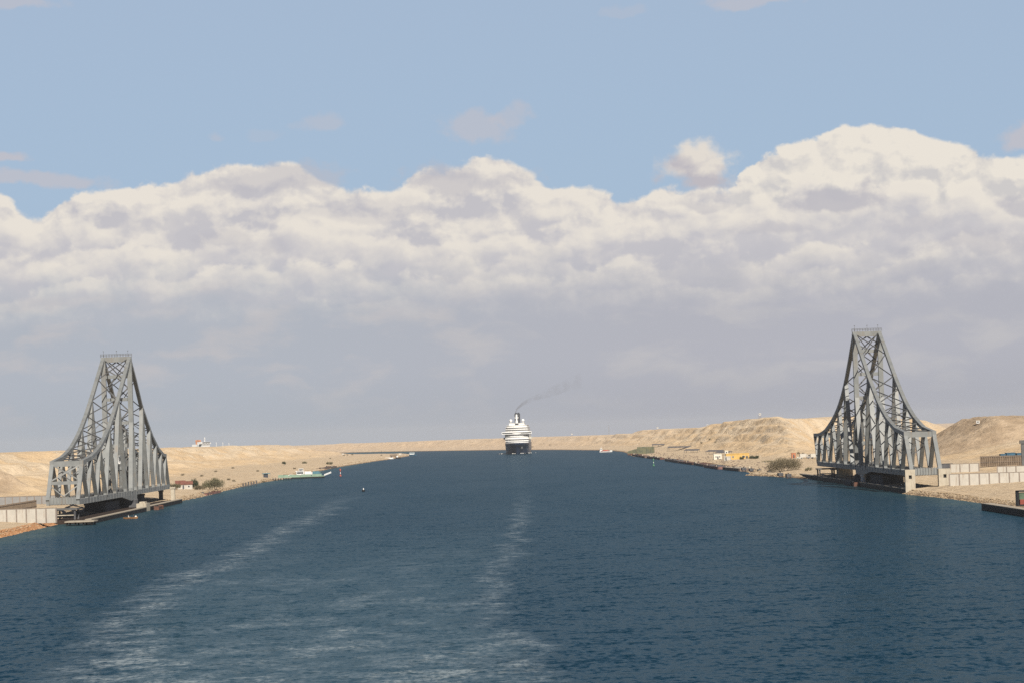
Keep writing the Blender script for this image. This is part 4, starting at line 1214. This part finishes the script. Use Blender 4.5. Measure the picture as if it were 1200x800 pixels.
# buoys
p = gp(399, 557, 0)
r = thing('spar_buoy', 'red and white spar buoy off the left bank, right of the ferry', 'buoy', p)
g = MB(); g.lathe([(.7, -.6), (.8, .0), (.7, .5), (.25, .7), (.22, 4.2)], 12); g.build('float_and_pole', M['red'], r)
g = MB(); g.lathe([(.27, 1.7), (.27, 2.7)], 12); g.build('white_ring', M['white'], r)
g = MB(); g.lathe([(.5, 3.8), (.6, 4.0), (.6, 5.2), (.2, 5.4)], 12); g.build('topmark', M['red'], r)
p = gp(766, 545, 0)
r = thing('spar_buoy', 'slim green spar buoy off the right bank', 'buoy', p)
g = MB(); g.lathe([(.8, -.6), (.9, .0), (.8, .5), (.28, .7), (.25, 4.2), (.5, 4.3), (.5, 5.0), (.1, 5.4)], 12); g.build('float_and_pole', M['greenbuoy'], r)
g = MB(); g.lathe([(.3, 2.0), (.3, 2.6)], 12); g.build('white_ring', M['white'], r)
p = gp(426, 575, 0)
r = thing('mooring_buoy', 'dark mooring buoy with a white top in open water left of the wake', 'buoy', p)
g = MB(); g.lathe([(.7, -.5), (.85, 0), (.85, .5), (.6, .8)], 14); g.build('drum', M['black'], r)
g = MB(); g.lathe([(.3, .8), (.28, 1.5), (.1, 1.7)], 12); g.build('white_top', M['white'], r)

# piles off the left bank
for k in range(6):
    p = gp(285 + k * 3.15, 570.2 - k * .55, 0)
    g = MB(); g.lathe([(.42, -3), (.42, 2.1 + .25 * (k % 3)), (.5, 2.15 + .25 * (k % 3)), (.5, 2.4 + .25 * (k % 3))], 10)
    tag(g.build('mooring_pile', M['pier_dark'], None, loc=p), 'dark pile standing in the short row in the water off the left bank', 'pile', 'row of piles off the left bank')

# white and blue boat at the tip of the left bank
p = gp(483.5, 533, 0)
r = thing('ferry_boat', 'small white and blue boat at the far tip of the left bank', 'boat', p, R(90))
loft_hull([(-5.2, [(.3, -.5), (.8, 1.6)]), (-3.4, [(1.4, -.6), (2.2, 1.3)]), (3, [(1.6, -.6), (2.3, 1.2)]), (5, [(1.2, -.5), (2.0, 1.3)])]).build('hull', M['bluepaint'], r)
g = MB(); g.box(-1.7, 1.7, -2.6, 4, 1.2, 3.6); g.box(-2, 2, -3, 4.4, 3.6, 3.9); cb = g.build('cabin', M['white'], r)
g = MB(); g.box(-1.8, 1.8, -2.2, 3.5, 2.2, 3.1); g.build('cabin_window', M['teal'], cb)
# red and white launch off the right bank
p = gp(710, 528.7, 0)
r = thing('launch', 'red hulled launch with a white cabin at its bow, off the right bank', 'boat', p, R(95))
loft_hull([(-8, [(.3, -.5), (.9, 1.9)]), (-5, [(1.8, -.6), (2.4, 1.5)]), (4, [(2, -.6), (2.5, 1.2)]), (8, [(1.6, -.5), (2.2, 1.4)])]).build('hull', M['white'], r)
g = MB(); g.box(-2.56, 2.56, -4.6, 6.5, .75, 1.35); g.build('red_stripe', M['red'], r)
g = MB(); g.box(-1.7, 1.7, 4.6, 7.4, 1.4, 4.0); g.box(-.12, .12, 5.6, 5.9, 4.0, 6.0); cb = g.build('cabin', M['white'], r)
g = MB(); g.box(-1.76, 1.76, 5.0, 7.0, 2.6, 3.4); g.build('cabin_window', M['window'], cb)
g = MB(); g.box(-1.9, 1.9, -3, 3.4, 1.2, 2.1); g.build('cargo_cover', M['red'], r)

# ------------------------------------------------------------------ pontoons and barges along the right bank
def pontoon_block(p, L, Wd, H, rz, label, taper=0.0):
    r = thing('pontoon_stack', label, 'pontoon', p, rz)
    g = MB()
    g.add([(-L / 2, -Wd / 2, -1), (L / 2, -Wd / 2, -1), (L / 2, Wd / 2, -1), (-L / 2, Wd / 2, -1), (-L / 2, -Wd / 2, H * (1 - taper)), (L / 2, -Wd / 2, H), (L / 2, Wd / 2, H), (-L / 2, Wd / 2, H * (1 - taper))], MB.BF)
    g.build('tank', M['olive'], r)
    for k in range(8):
        x = -L / 2 + (k + .5) * L / 8
        hh = H * (1 - taper * (1 - (k + .5) / 8)) - .3
        g = MB(); g.box(x - .22, x + .22, -Wd / 2 - .35, -Wd / 2, 0, hh); g.build('rib', M['olive'], r)
    g = MB(); g.box(-L / 2 - .2, L / 2 + .2, -Wd / 2 - .4, Wd / 2 + .2, -1.2, .35); g.build('keel', M['rust'], r)
    return r
p = gp(757, 531.6, 1.2); pontoon_block(p, 17, 9, 7.6, R(-8), 'tall olive pontoon block standing on the right bank point')
p = gp(742, 531.2, .8); pontoon_block(p, 11, 8, 5.6, R(-10), 'lower sloping olive pontoon block at the water, left of the tall one', .5)
def barge(pa, pb, Wd, H, label, side='rust', deck='quay_top', inland=1):
    a = gp(*pa); b = gp(*pb); a, b = a + (b - a) * .10, a + (b - a) * .88; d = b - a; L = d.length; rz = math.atan2(d.y, d.x)
    r = thing('pontoon_barge', label, 'barge', a, rz, 'low pontoons moored along the banks')
    y0, y1 = (0, Wd) if inland > 0 else (-Wd, 0)      # the hull lies on the land side of its waterline
    g = MB(); g.prism([(0, y0 + .8), (1.5, y0), (L - 1.5, y0), (L, y0 + .8), (L, y1), (0, y1)], -1, H); g.build('hull', M[side], r)
    g = MB(); g.box(.4, L - .4, y0 + .5, y1 - .3, H, H + .12); g.build('deck', M[deck], r)
    rr = random.Random(int(L * 10))
    for k in range(max(3, int(L / 22))):
        x = rr.uniform(3, L - 3)
        g = MB()
        if rr.random() < .5: g.lathe([(.35, 0), (.3, .5), (.45, .8)], 8, (x, y0 + .8, H + .12))
        else: g.cbox((x, rr.uniform(y0 + 1, y1 - 1), H + .5), (rr.uniform(1, 5), 1.2, rr.uniform(.5, 1.2)), rr.uniform(-.2, .2))
        g.build('deck_gear', M[rr.choice(['rust', 'black', 'pier_dark', 'concrete'])], r)
    return r
M['brownsteel'] = mat('brown_steel', (0.21, 0.155, 0.12), 0.85, 0, .3, .12, second=(0.09, 0.07, 0.06))
M['dullred'] = mat('faded_red_steel', (0.30, 0.14, 0.11), 0.8, 0, .2, .15, second=(0.12, 0.07, 0.06))
barge((739, 532.6), (757, 535.8), 6, 1.02, 'dark pontoon under the olive blocks on the right bank', 'brownsteel', 'rust')
barge((756, 535.6), (775, 537.6), 5, 0.95, 'rusty pontoon just nearer than the olive blocks', 'rust', 'pier_dark')
barge((777, 538.6), (797, 541.8), 7, 1.29, 'grey decked pontoon between the olive blocks and the red pontoon', 'brownsteel', 'shade_net')
barge((793, 541.2), (813, 544.0), 6, 1.02, 'rusty pontoon inshore of the buoy and left of the white houses', 'rust', 'rust')
barge((811, 543.4), (826, 546.0), 8, 1.16, 'dark pontoon touching the far end of the red sided pontoon', 'brownsteel', 'rust')
barge((823, 546.2), (843, 549.4), 9, 1.43, 'faded red sided pontoon pushed farthest out into the canal', 'dullred', 'shade_net')
barge((844, 549.2), (869, 551.6), 9, 1.50, 'broad pontoon with a pale deck below the yellow house', 'brownsteel', 'quay_top')
barge((240, 580.2), (262, 575.6), 5, 0.75, 'dull red pontoon below the big shrub on the left bank', 'dullred', 'rust')
barge((371, 550.6), (398, 546.2), 6, 1.09, 'dark pontoon along the left bank beyond the ferry', 'brownsteel', 'rust')
for k, (px, py, lb) in enumerate(((871.5, 551.6, 'dark mooring block nearest the pontoons'), (880.5, 552.6, 'dark mooring block second from the pontoons'), (890, 553.6, 'small dark mooring block between the pontoons and the big shrub'),
                                  (902, 555.6, 'dark mooring block on the sand spit below the big shrub'), (914.5, 558.2, 'dark mooring block at the near end of the sand spit'), (924, 559.6, 'dark mooring block nearest the long right fender wall'))):
    p = gp(px, py, 0)
    r = thing('mooring_block', lb, 'mooring block', p, R(8), 'mooring blocks along the right bank')
    w_ = 2.6 if k != 2 else 1.9
    g = MB(); g.box(-w_ / 2, w_ / 2, -1.6, 1.6, .5, 2.2)
    g.build('cap', M['pier_dark'], r)
    for sx in (-1, 1):
        g = MB(); g.tube([(sx * w_ * .33, -1.1, -3), (sx * w_ * .33, -1.1, .5)], .32, 8); g.build('pile', M['rust'], r)
    g = MB(); g.lathe([(.25, 2.2), (.25, 2.7), (.4, 2.8)], 8); g.build('bollard', M['black'], r)

# ------------------------------------------------------------------ houses
def house(name, px, py, L, Wd, H, label, wall, flat=True, roof=None, rz=0.0, doors=(), wins=(), z=None, cat='house'):
    p = hit(px, py)
    r = thing(name, label, cat, p, rz)
    g = MB(); g.box(-L / 2, L / 2, -Wd / 2, Wd / 2, -1, H); g.build('walls', M[wall], r)
    if flat:
        g = MB(); g.box(-L / 2 - .15, L / 2 + .15, -Wd / 2 - .15, -Wd / 2 + .2, H, H + .5); g.box(-L / 2 - .15, L / 2 + .15, Wd / 2 - .2, Wd / 2 + .15, H, H + .5)
        g.box(-L / 2 - .15, -L / 2 + .2, -Wd / 2 + .2, Wd / 2 - .2, H, H + .5); g.box(L / 2 - .2, L / 2 + .15, -Wd / 2 + .2, Wd / 2 - .2, H, H + .5)
        g.build('parapet', M[wall], r)
    else:
        g = MB(); g.gable(-L / 2 - .4, L / 2 + .4, -Wd / 2 - .4, Wd / 2 + .4, H, H + 1.9); g.build('roof', M[roof], r)
    for x, w_, z0, z1 in wins:
        g = MB(); g.box(x - w_ / 2, x + w_ / 2, -Wd / 2 - .06, -Wd / 2 + .1, z0, z1); f = g.build('window', M['white'], r)
        g = MB(); g.box(x - w_ / 2 + .12, x + w_ / 2 - .12, -Wd / 2 - .1, -Wd / 2 - .05, z0 + .12, z1 - .12); g.build('pane', M['window'], f)
    for x, w_ in doors:
        g = MB(); g.box(x - w_ / 2, x + w_ / 2, -Wd / 2 - .08, -Wd / 2 + .1, 0, 2.3); g.build('door', M['pier_dark'], r)
    return r
house('house', 864, 537.6, 17.5, 9, 4.0, 'long ochre yellow house on the right bank', 'yellow', wins=((-3.5, 1.3, 1.2, 2.6), (4.5, 2.2, 1.1, 2.7)), doors=((-5.8, 1.4), (7.0, 1.6)))
house('house', 841, 537.6, 6.2, 6, 3.8, 'small white house left of the yellow house', 'cream_white', wins=((-1.4, 1.0, 1.3, 2.6), (1.5, 1.0, 1.3, 2.6)), doors=((0, 1.1),))
house('guard_tower', 851.5, 537.2, 2.6, 2.6, 6.0, 'narrow white tower at the left end of the yellow house', 'cream_white', wins=((0, 1.4, 4.4, 5.6),), cat='tower')
p_ = house('shed', 852.5, 538.8, 5.0, 3.5, 2.5, 'low white shed in front of the yellow house', 'panel', doors=((-1.2, 1.0),), cat='shed')
house('hut', 930, 536, 3.0, 3, 3.0, 'orange brick hut behind the big shrub on the right bank', 'brick', doors=((0, 1.0),), cat='hut')
house('cottage', 217, 572.5, 8.5, 6, 2.7, 'pale cottage with a red roof among the left bank shrubs', 'panel', False, 'rooftile', R(6), doors=((-1, 1.0),), wins=((2.2, 1.2, 1.0, 2.1),))
house('cottage', 211.5, 570.6, 5.5, 5, 2.3, 'low red roofed outbuilding left of the pale cottage', 'brick', False, 'rooftile', R(6), doors=((0, 1.0),))
# low shade shelters near the foot of the right dunes
for k, (px, py, L, lb) in enumerate(((771.5, 520.4, 16, 'small dark roofed shelter farthest along the right dunes'), (797, 523.6, 26, 'long dark roofed shelter at the foot of the right dunes'), (811, 527.2, 14, 'short grey roofed shelter just below the long one'),
                                     (838, 528.6, 15, 'dark roofed shelter behind the white house'), (848, 530.2, 12, 'dark roofed shelter behind the narrow white tower'))):
    p = hit(px, py + 2.5)
    r = thing('shade_shelter', lb, 'shelter', p, R(-6 - 4 * k))
    g = MB(); g.add([(-L / 2, -6, 2.1), (L / 2, -6, 1.8), (L / 2, 6, 3.0), (-L / 2, 6, 3.3), (-L / 2, -6, 2.3), (L / 2, -6, 2.0), (L / 2, 6, 3.2), (-L / 2, 6, 3.5)], MB.BF); g.build('roof', M['shade_net'], r)
    for sx in (-1, 0, 1):
        for sy in (-1, 1):
            g = MB(); g.box(sx * (L / 2 - .5) - .12, sx * (L / 2 - .5) + .12, sy * 5.6 - .12, sy * 5.6 + .12, -1, 2.2 + .55 * (sy > 0)); g.build('post', M['pier_dark'], r)
# vehicles at the back of the right bank flat
for px, py, m_, lb, big in ((943, 536.6, 'panel', 'pale truck parked on the right flat, third vehicle from the bridge', True), (949.5, 536.8, 'panel_grey', 'grey car parked between two pale trucks on the right flat', False),
                            (937, 537.2, 'cream_white', 'cream car parked just right of the brick hut', False), (955.5, 536.6, 'panel', 'pale truck parked closest to the far end of the right bridge', True)):
    p = hit(px, py)
    car(p.x, p.y, p.z, R(5), m_, lb, 'parked_truck' if big else 'parked_car', big, 'vehicles parked behind the right bank')

# sheds and boats at the tip of the left bank
for px, py, L, H, m_, lb in ((402, 532.2, 3, 2.0, 'panel', 'tiny pale shed farthest left on the left bank point'), (461, 535, 9, 3.2, 'brownslat', 'low brown shed near the tip of the left bank'), (469, 532.9, 4, 3.0, 'panel', 'pale square hut at the tip of the left bank')):
    p = hit(px, py)
    r = thing('shed', lb, 'shed', p)
    g = MB(); g.box(-L / 2, L / 2, -2, 2, -1, H); g.build('walls', M[m_], r)
    g = MB(); g.box(-L / 2 - .3, L / 2 + .3, -2.3, 2.3, H, H + .3); g.build('roof', M['brownslat'], r)
p = gp(456, 536.6, 0)
r = thing('work_barge', 'long white barge moored near the tip of the left bank', 'barge', p, R(4))
g = MB(); g.prism([(-5, -2), (4, -2), (5.5, 0), (4, 2), (-5, 2)], -.8, 1.1); g.build('hull', M['white'], r)
g = MB(); g.box(2.2, 4, -1.2, 1.2, 1.1, 2.6); g.build('cabin', M['black'], r)
p = gp(466.5, 536.2, 0)
r = thing('workboat', 'small dark workboat beside the white barge on the left bank', 'boat', p, R(4))
g = MB(); g.prism([(-3, -1.3), (2, -1.3), (3.4, 0), (2, 1.3), (-3, 1.3)], -.8, 1.1); g.build('hull', M['black'], r)
g = MB(); g.box(-2, 0, -.9, .9, 1.1, 2.8); g.build('cabin', M['white'], r)
p = gp(447, 529, 0)
p.z = th(p.x, p.y)
r = thing('signal_mast', 'thin dark mast standing beyond the left bank point', 'mast', p)
g = MB(); g.tube([(0, 0, -2), (0, 0, 9.5)], [.45, .2], 8); g.build('pole', M['black'], r)
g = MB(); g.box(-1.1, 1.1, -.1, .1, 6.8, 7.1); g.build('crossarm', M['black'], r)

# watch posts on the dune crests
def watch_post(px, dist, label, h):
    p = dp(px, 500, dist); p.z = th(p.x, p.y)
    r = thing('watch_post', label, 'watchtower', p, 0, 'watch posts along the dune crest')
    for sx in (-1, 1):
        for sy in (-1, 1):
            g = MB(); g.box(sx * .9 - .14, sx * .9 + .14, sy * .9 - .14, sy * .9 + .14, -1.5, h); g.build('leg', M['brownslat'], r)
    g = MB(); g.box(-1.1, 1.1, -1.1, 1.1, h, h + 1.7); cb = g.build('cabin', M['white'], r)
    g = MB(); g.box(-.8, .8, -1.16, -1.1, h + .6, h + 1.3); g.build('window', M['window'], cb)
    g = MB(); g.box(-1.25, 1.25, -1.25, 1.25, h + 1.7, h + 1.9); g.build('roof', M['cream_white'], r)
    return p
watch_post(670, 5000, 'white watch post on the far dune just right of the cruise ship', 3.4)
watch_post(770.5, 4330, 'white watch post on the dune above the olive pontoon blocks', 1.6)
watch_post(829, 3900, 'white watch post on the dune crest above the long shelter', 2.0)
watch_post(891, 3080, 'tall white watch post on the highest dune left of the right bridge', 3.6)
watch_post(1146, 1955, 'low white watch post on top of the dark mound', 0.6)
p = dp(713.5, 503, 6200); p.z = th(p.x, p.y)
r = thing('radio_mast', 'tall thin lattice mast on the horizon above the launch', 'mast', p)
for sx, sy in ((-1, -1), (1, -1), (0, 1)):
    g = MB(); g.tube([(sx * .8, sy * .8, -3), (sx * .35, sy * .35, 33)], [.16, .12], 6); g.build('mast_leg', M['panel_grey'], r)
g = MB()
for k in range(14):
    z = k * 2.3
    g.bar((-.8, -.8, z), (.8, -.8, z + 2.3), .14, .14, (0, 1, 0))
g.build('lattice', M['panel_grey'], r)

# ------------------------------------------------------------------ vegetation
def bush(p, rx, ry, rz_, nclump, leaf, label, name='shrub', cat='shrub', mname='leaf_olive', seed=1, trunk=0.0, lobes=6):
    rr = random.Random(seed)
    r = thing(name, label, cat, p)
    g = MB()
    lb = []
    for k in range(lobes):
        t = (k + .5) / lobes
        lb.append(((t * 2 - 1) * rx * .72 + rr.uniform(-.1, .1) * rx, rr.uniform(-.5, .5) * ry, rr.uniform(.35, .62) * rz_ * (1 - .35 * abs(t * 2 - 1)), rr.uniform(.28, .45) * rx, rr.uniform(.3, .5) * rz_ * (1 - .25 * abs(t * 2 - 1))))
    for k in range(nclump):
        cx, cy, cz, cr, chh = rr.choice(lb)
        while True:
            u = Vector((rr.uniform(-1, 1), rr.uniform(-1, 1), rr.uniform(-1, 1)))
            if .25 < u.length < 1: break
        u *= (.75 + .35 * rr.random())
        c_ = Vector((cx + u.x * cr, cy + u.y * min(cr, ry), max(.1, trunk + cz + u.z * chh)))
        for q in range(3):
            d1 = Vector((rr.gauss(0, 1), rr.gauss(0, 1), rr.gauss(0, 1))).normalized() * leaf * rr.uniform(.5, 1.2)
            d2 = Vector((rr.gauss(0, 1), rr.gauss(0, 1), rr.gauss(0, 1))).normalized() * leaf * rr.uniform(.5, 1.2)
            o = c_ + Vector((rr.gauss(0, 1), rr.gauss(0, 1), rr.gauss(0, 1))) * leaf * .8
            if o.z < .05: o.z = .05
            g.add([o, o + d1, o + d1 * .5 + d2], [(0, 1, 2)])
    g.build('crown', M[mname], r)
    g = MB()
    for cx, cy, cz, cr, chh in lb[::2] if trunk == 0 else [(0, 0, 0, 0, 0)]:
        top = (cx, cy, trunk + cz + .2 * rz_) if trunk == 0 else (0, 0, trunk + rz_ * .5)
        base = (cx * .25, cy * .25, -.6)
        mid = tuple((a + b) / 2 for a, b in zip(top, base))
        g.tube([base, (mid[0] + .1, mid[1], mid[2]), top], [.22, .15, .05], 6)
    g.build('trunk', M['bark'], r)
    return r
def gb(px, py, z=2.5):
    return hit(px, py)
bush(gb(918.5, 551.5), 12.0, 5, 9.5, 3400, .42, 'large brownish tamarisk shrub on the right bank near the bridge', mname='leaf_brown', seed=2, lobes=8)
bush(gb(947.5, 551), 2.2, 1.6, 1.9, 300, .3, 'small round shrub between the big tamarisk and the right bridge', seed=3, lobes=3)
bush(gb(250, 573), 7.0, 4, 8.0, 2400, .38, 'large grey green shrub on the left bank, right of the dark cypress', seed=4, lobes=7)
bush(gb(228, 572), 2.7, 2, 7.0, 1200, .34, 'dark upright tree beside the red roofed cottage', 'tree', 'tree', 'leaf_dark', 5, lobes=3)
bush(gb(233, 573.5), 3.6, 2, 3.0, 700, .34, 'low grey shrub in front of the dark upright tree', seed=6, lobes=4, mname='leaf_brown')
bush(gb(206, 573), 3.8, 2.4, 4.4, 800, .36, 'olive shrub at the foot of the far end of the left bridge', seed=7, lobes=4)
bush(gb(881.5, 537), 2.6, 2, 3.2, 500, .34, 'dark tree just right of the yellow house', 'tree', 'tree', 'leaf_dark', 8, lobes=3)
bush(gb(886.5, 537), 2.4, 2, 3.0, 500, .34, 'second dark tree from the yellow house', 'tree', 'tree', 'leaf_dark', 9, lobes=3)
bush(gb(869.5, 538), 2.2, 1.4, 2.6, 420, .32, 'dark bush against the front of the yellow house', 'shrub', 'shrub', 'leaf_dark', 10, lobes=3)
bush(gb(333, 545), 2.3, 2.2, 2.6, 420, .4, 'lone round tree on the sand behind the ferry', 'tree', 'tree', 'leaf_dark', 11, trunk=1.6, lobes=3)
bush(gb(386, 543.6), 4.0, 3, 3.0, 500, .45, 'dark bush on the left bank beyond the ferry', seed=12, lobes=4)
bush(gb(357, 542.6), 3.0, 3, 2.4, 320, .45, 'small bush on the sand beyond the ferry wheelhouse', seed=13, lobes=3)
bush(gb(900, 541), 4.5, 2, 1.3, 260, .3, 'flat strip of scrub inland of the big tamarisk', seed=14, lobes=5)
rr = random.Random(12)
for k, (px, py, sz) in enumerate(((214, 556.6, 1.9), (253, 552.4, 1.7), (236.5, 557.6, 1.2), (273, 548.4, 1.6), (302, 552, 1.5), (345, 549, 1.5), (309, 564.5, 1.0), (268, 562, 1.4), (274, 563.5, 1.2),
                                  (403, 533.4, 1.8), (407, 532.8, 1.8), (413, 532.4, 2.0), (387, 537, 1.5), (447, 533.2, 1.8), (624, 523.4, 2.0), (645, 521.2, 2.2), (832, 515, 2.0), (839, 518.5, 2.0), (822, 519, 1.8), (936, 531, 1.4), (941, 532, 1.2))):
    bush(gb(px, py, 3.0), sz, sz * .7, sz * .8, 90, .4, 'small dark scrub bush alone on the pale sand', 'scrub_bush', 'shrub', 'leaf_brown', 30 + k, lobes=2)['group'] = 'scattered scrub bushes on the sand'

# broken stone along the two near shores
def rubble(name, poly, y0, y1, cnt, sz, m_, seed, inland=1, wid=4.0):
    rr = np.random.RandomState(seed); g = MB()
    ico = [(0, 0, 1), (.9, 0, .2), (.2, .85, .1), (-.75, .5, .15), (-.7, -.55, .1), (.25, -.85, .2), (.1, .1, -.6)]
    fc = [(0, 1, 2), (0, 2, 3), (0, 3, 4), (0, 4, 5), (0, 5, 1), (6, 2, 1), (6, 3, 2), (6, 4, 3), (6, 5, 4), (6, 1, 5)]
    for k in range(cnt):
        y = rr.uniform(y0, y1); x = bank_x(poly, y) + inland * rr.uniform(-.8, wid)
        s = sz * rr.uniform(.4, 1.3); a = rr.uniform(0, 6.28); ca, sa = math.cos(a), math.sin(a)
        z = th(x, y)
        g.add([(x + (vx * ca - vy * sa) * s, y + (vx * sa + vy * ca) * s, z + vz * s * .7) for vx, vy, vz in ico], fc)
    struct(g.build(name, M[m_]), 'stuff')
M['redstone'] = mat('red_brown_stone', (0.26, 0.115, 0.045), 0.95, 0, .3, .8, second=(0.34, 0.22, 0.13))
M['tanstone'] = mat('tan_stone', (0.20, 0.145, 0.09), 0.95, 0, .3, .8, second=(0.34, 0.26, 0.17))
rubble('shore_stones', LEFT, 980, 1150, 900, .5, 'redstone', 3, -1, 4.2)
rubble('shore_stones', RIGHT, 960, 1190, 700, .45, 'tanstone', 4, 1, 3.5)
rubble('shore_stones', LEFT, 1490, 2200, 500, .8, 'tanstone', 5, -1)
rubble('shore_stones', RIGHT, 1600, 2300, 450, .8, 'tanstone', 6, 1)

rubble('scrap_rubble', RIGHT, 1750, 3300, 420, .75, 'brownsteel', 8, 1, 26)
rubble('shore_stones', LEFT, 2200, 4300, 300, .9, 'tanstone', 9, -1, 9)
# ------------------------------------------------------------------ dusty air
mh = bpy.data.materials.new('dusty_air'); mh.use_nodes = True
ht = mh.node_tree; ht.nodes.clear()
ho = ht.nodes.new('ShaderNodeOutputMaterial'); hv = ht.nodes.new('ShaderNodeVolumePrincipled')
hv.inputs['Color'].default_value = (0.86, 0.88, 0.93, 1)
hv.inputs['Density'].default_value = 2.2e-5
hv.inputs['Anisotropy'].default_value = 0.0
ht.links.new(hv.outputs[0], ho.inputs['Volume'])
g = MB(); g.box(-14500, 14500, -900, 26500, -150, 82)
hz_o = g.build('haze', mh)
hz_o['kind'] = 'stuff'
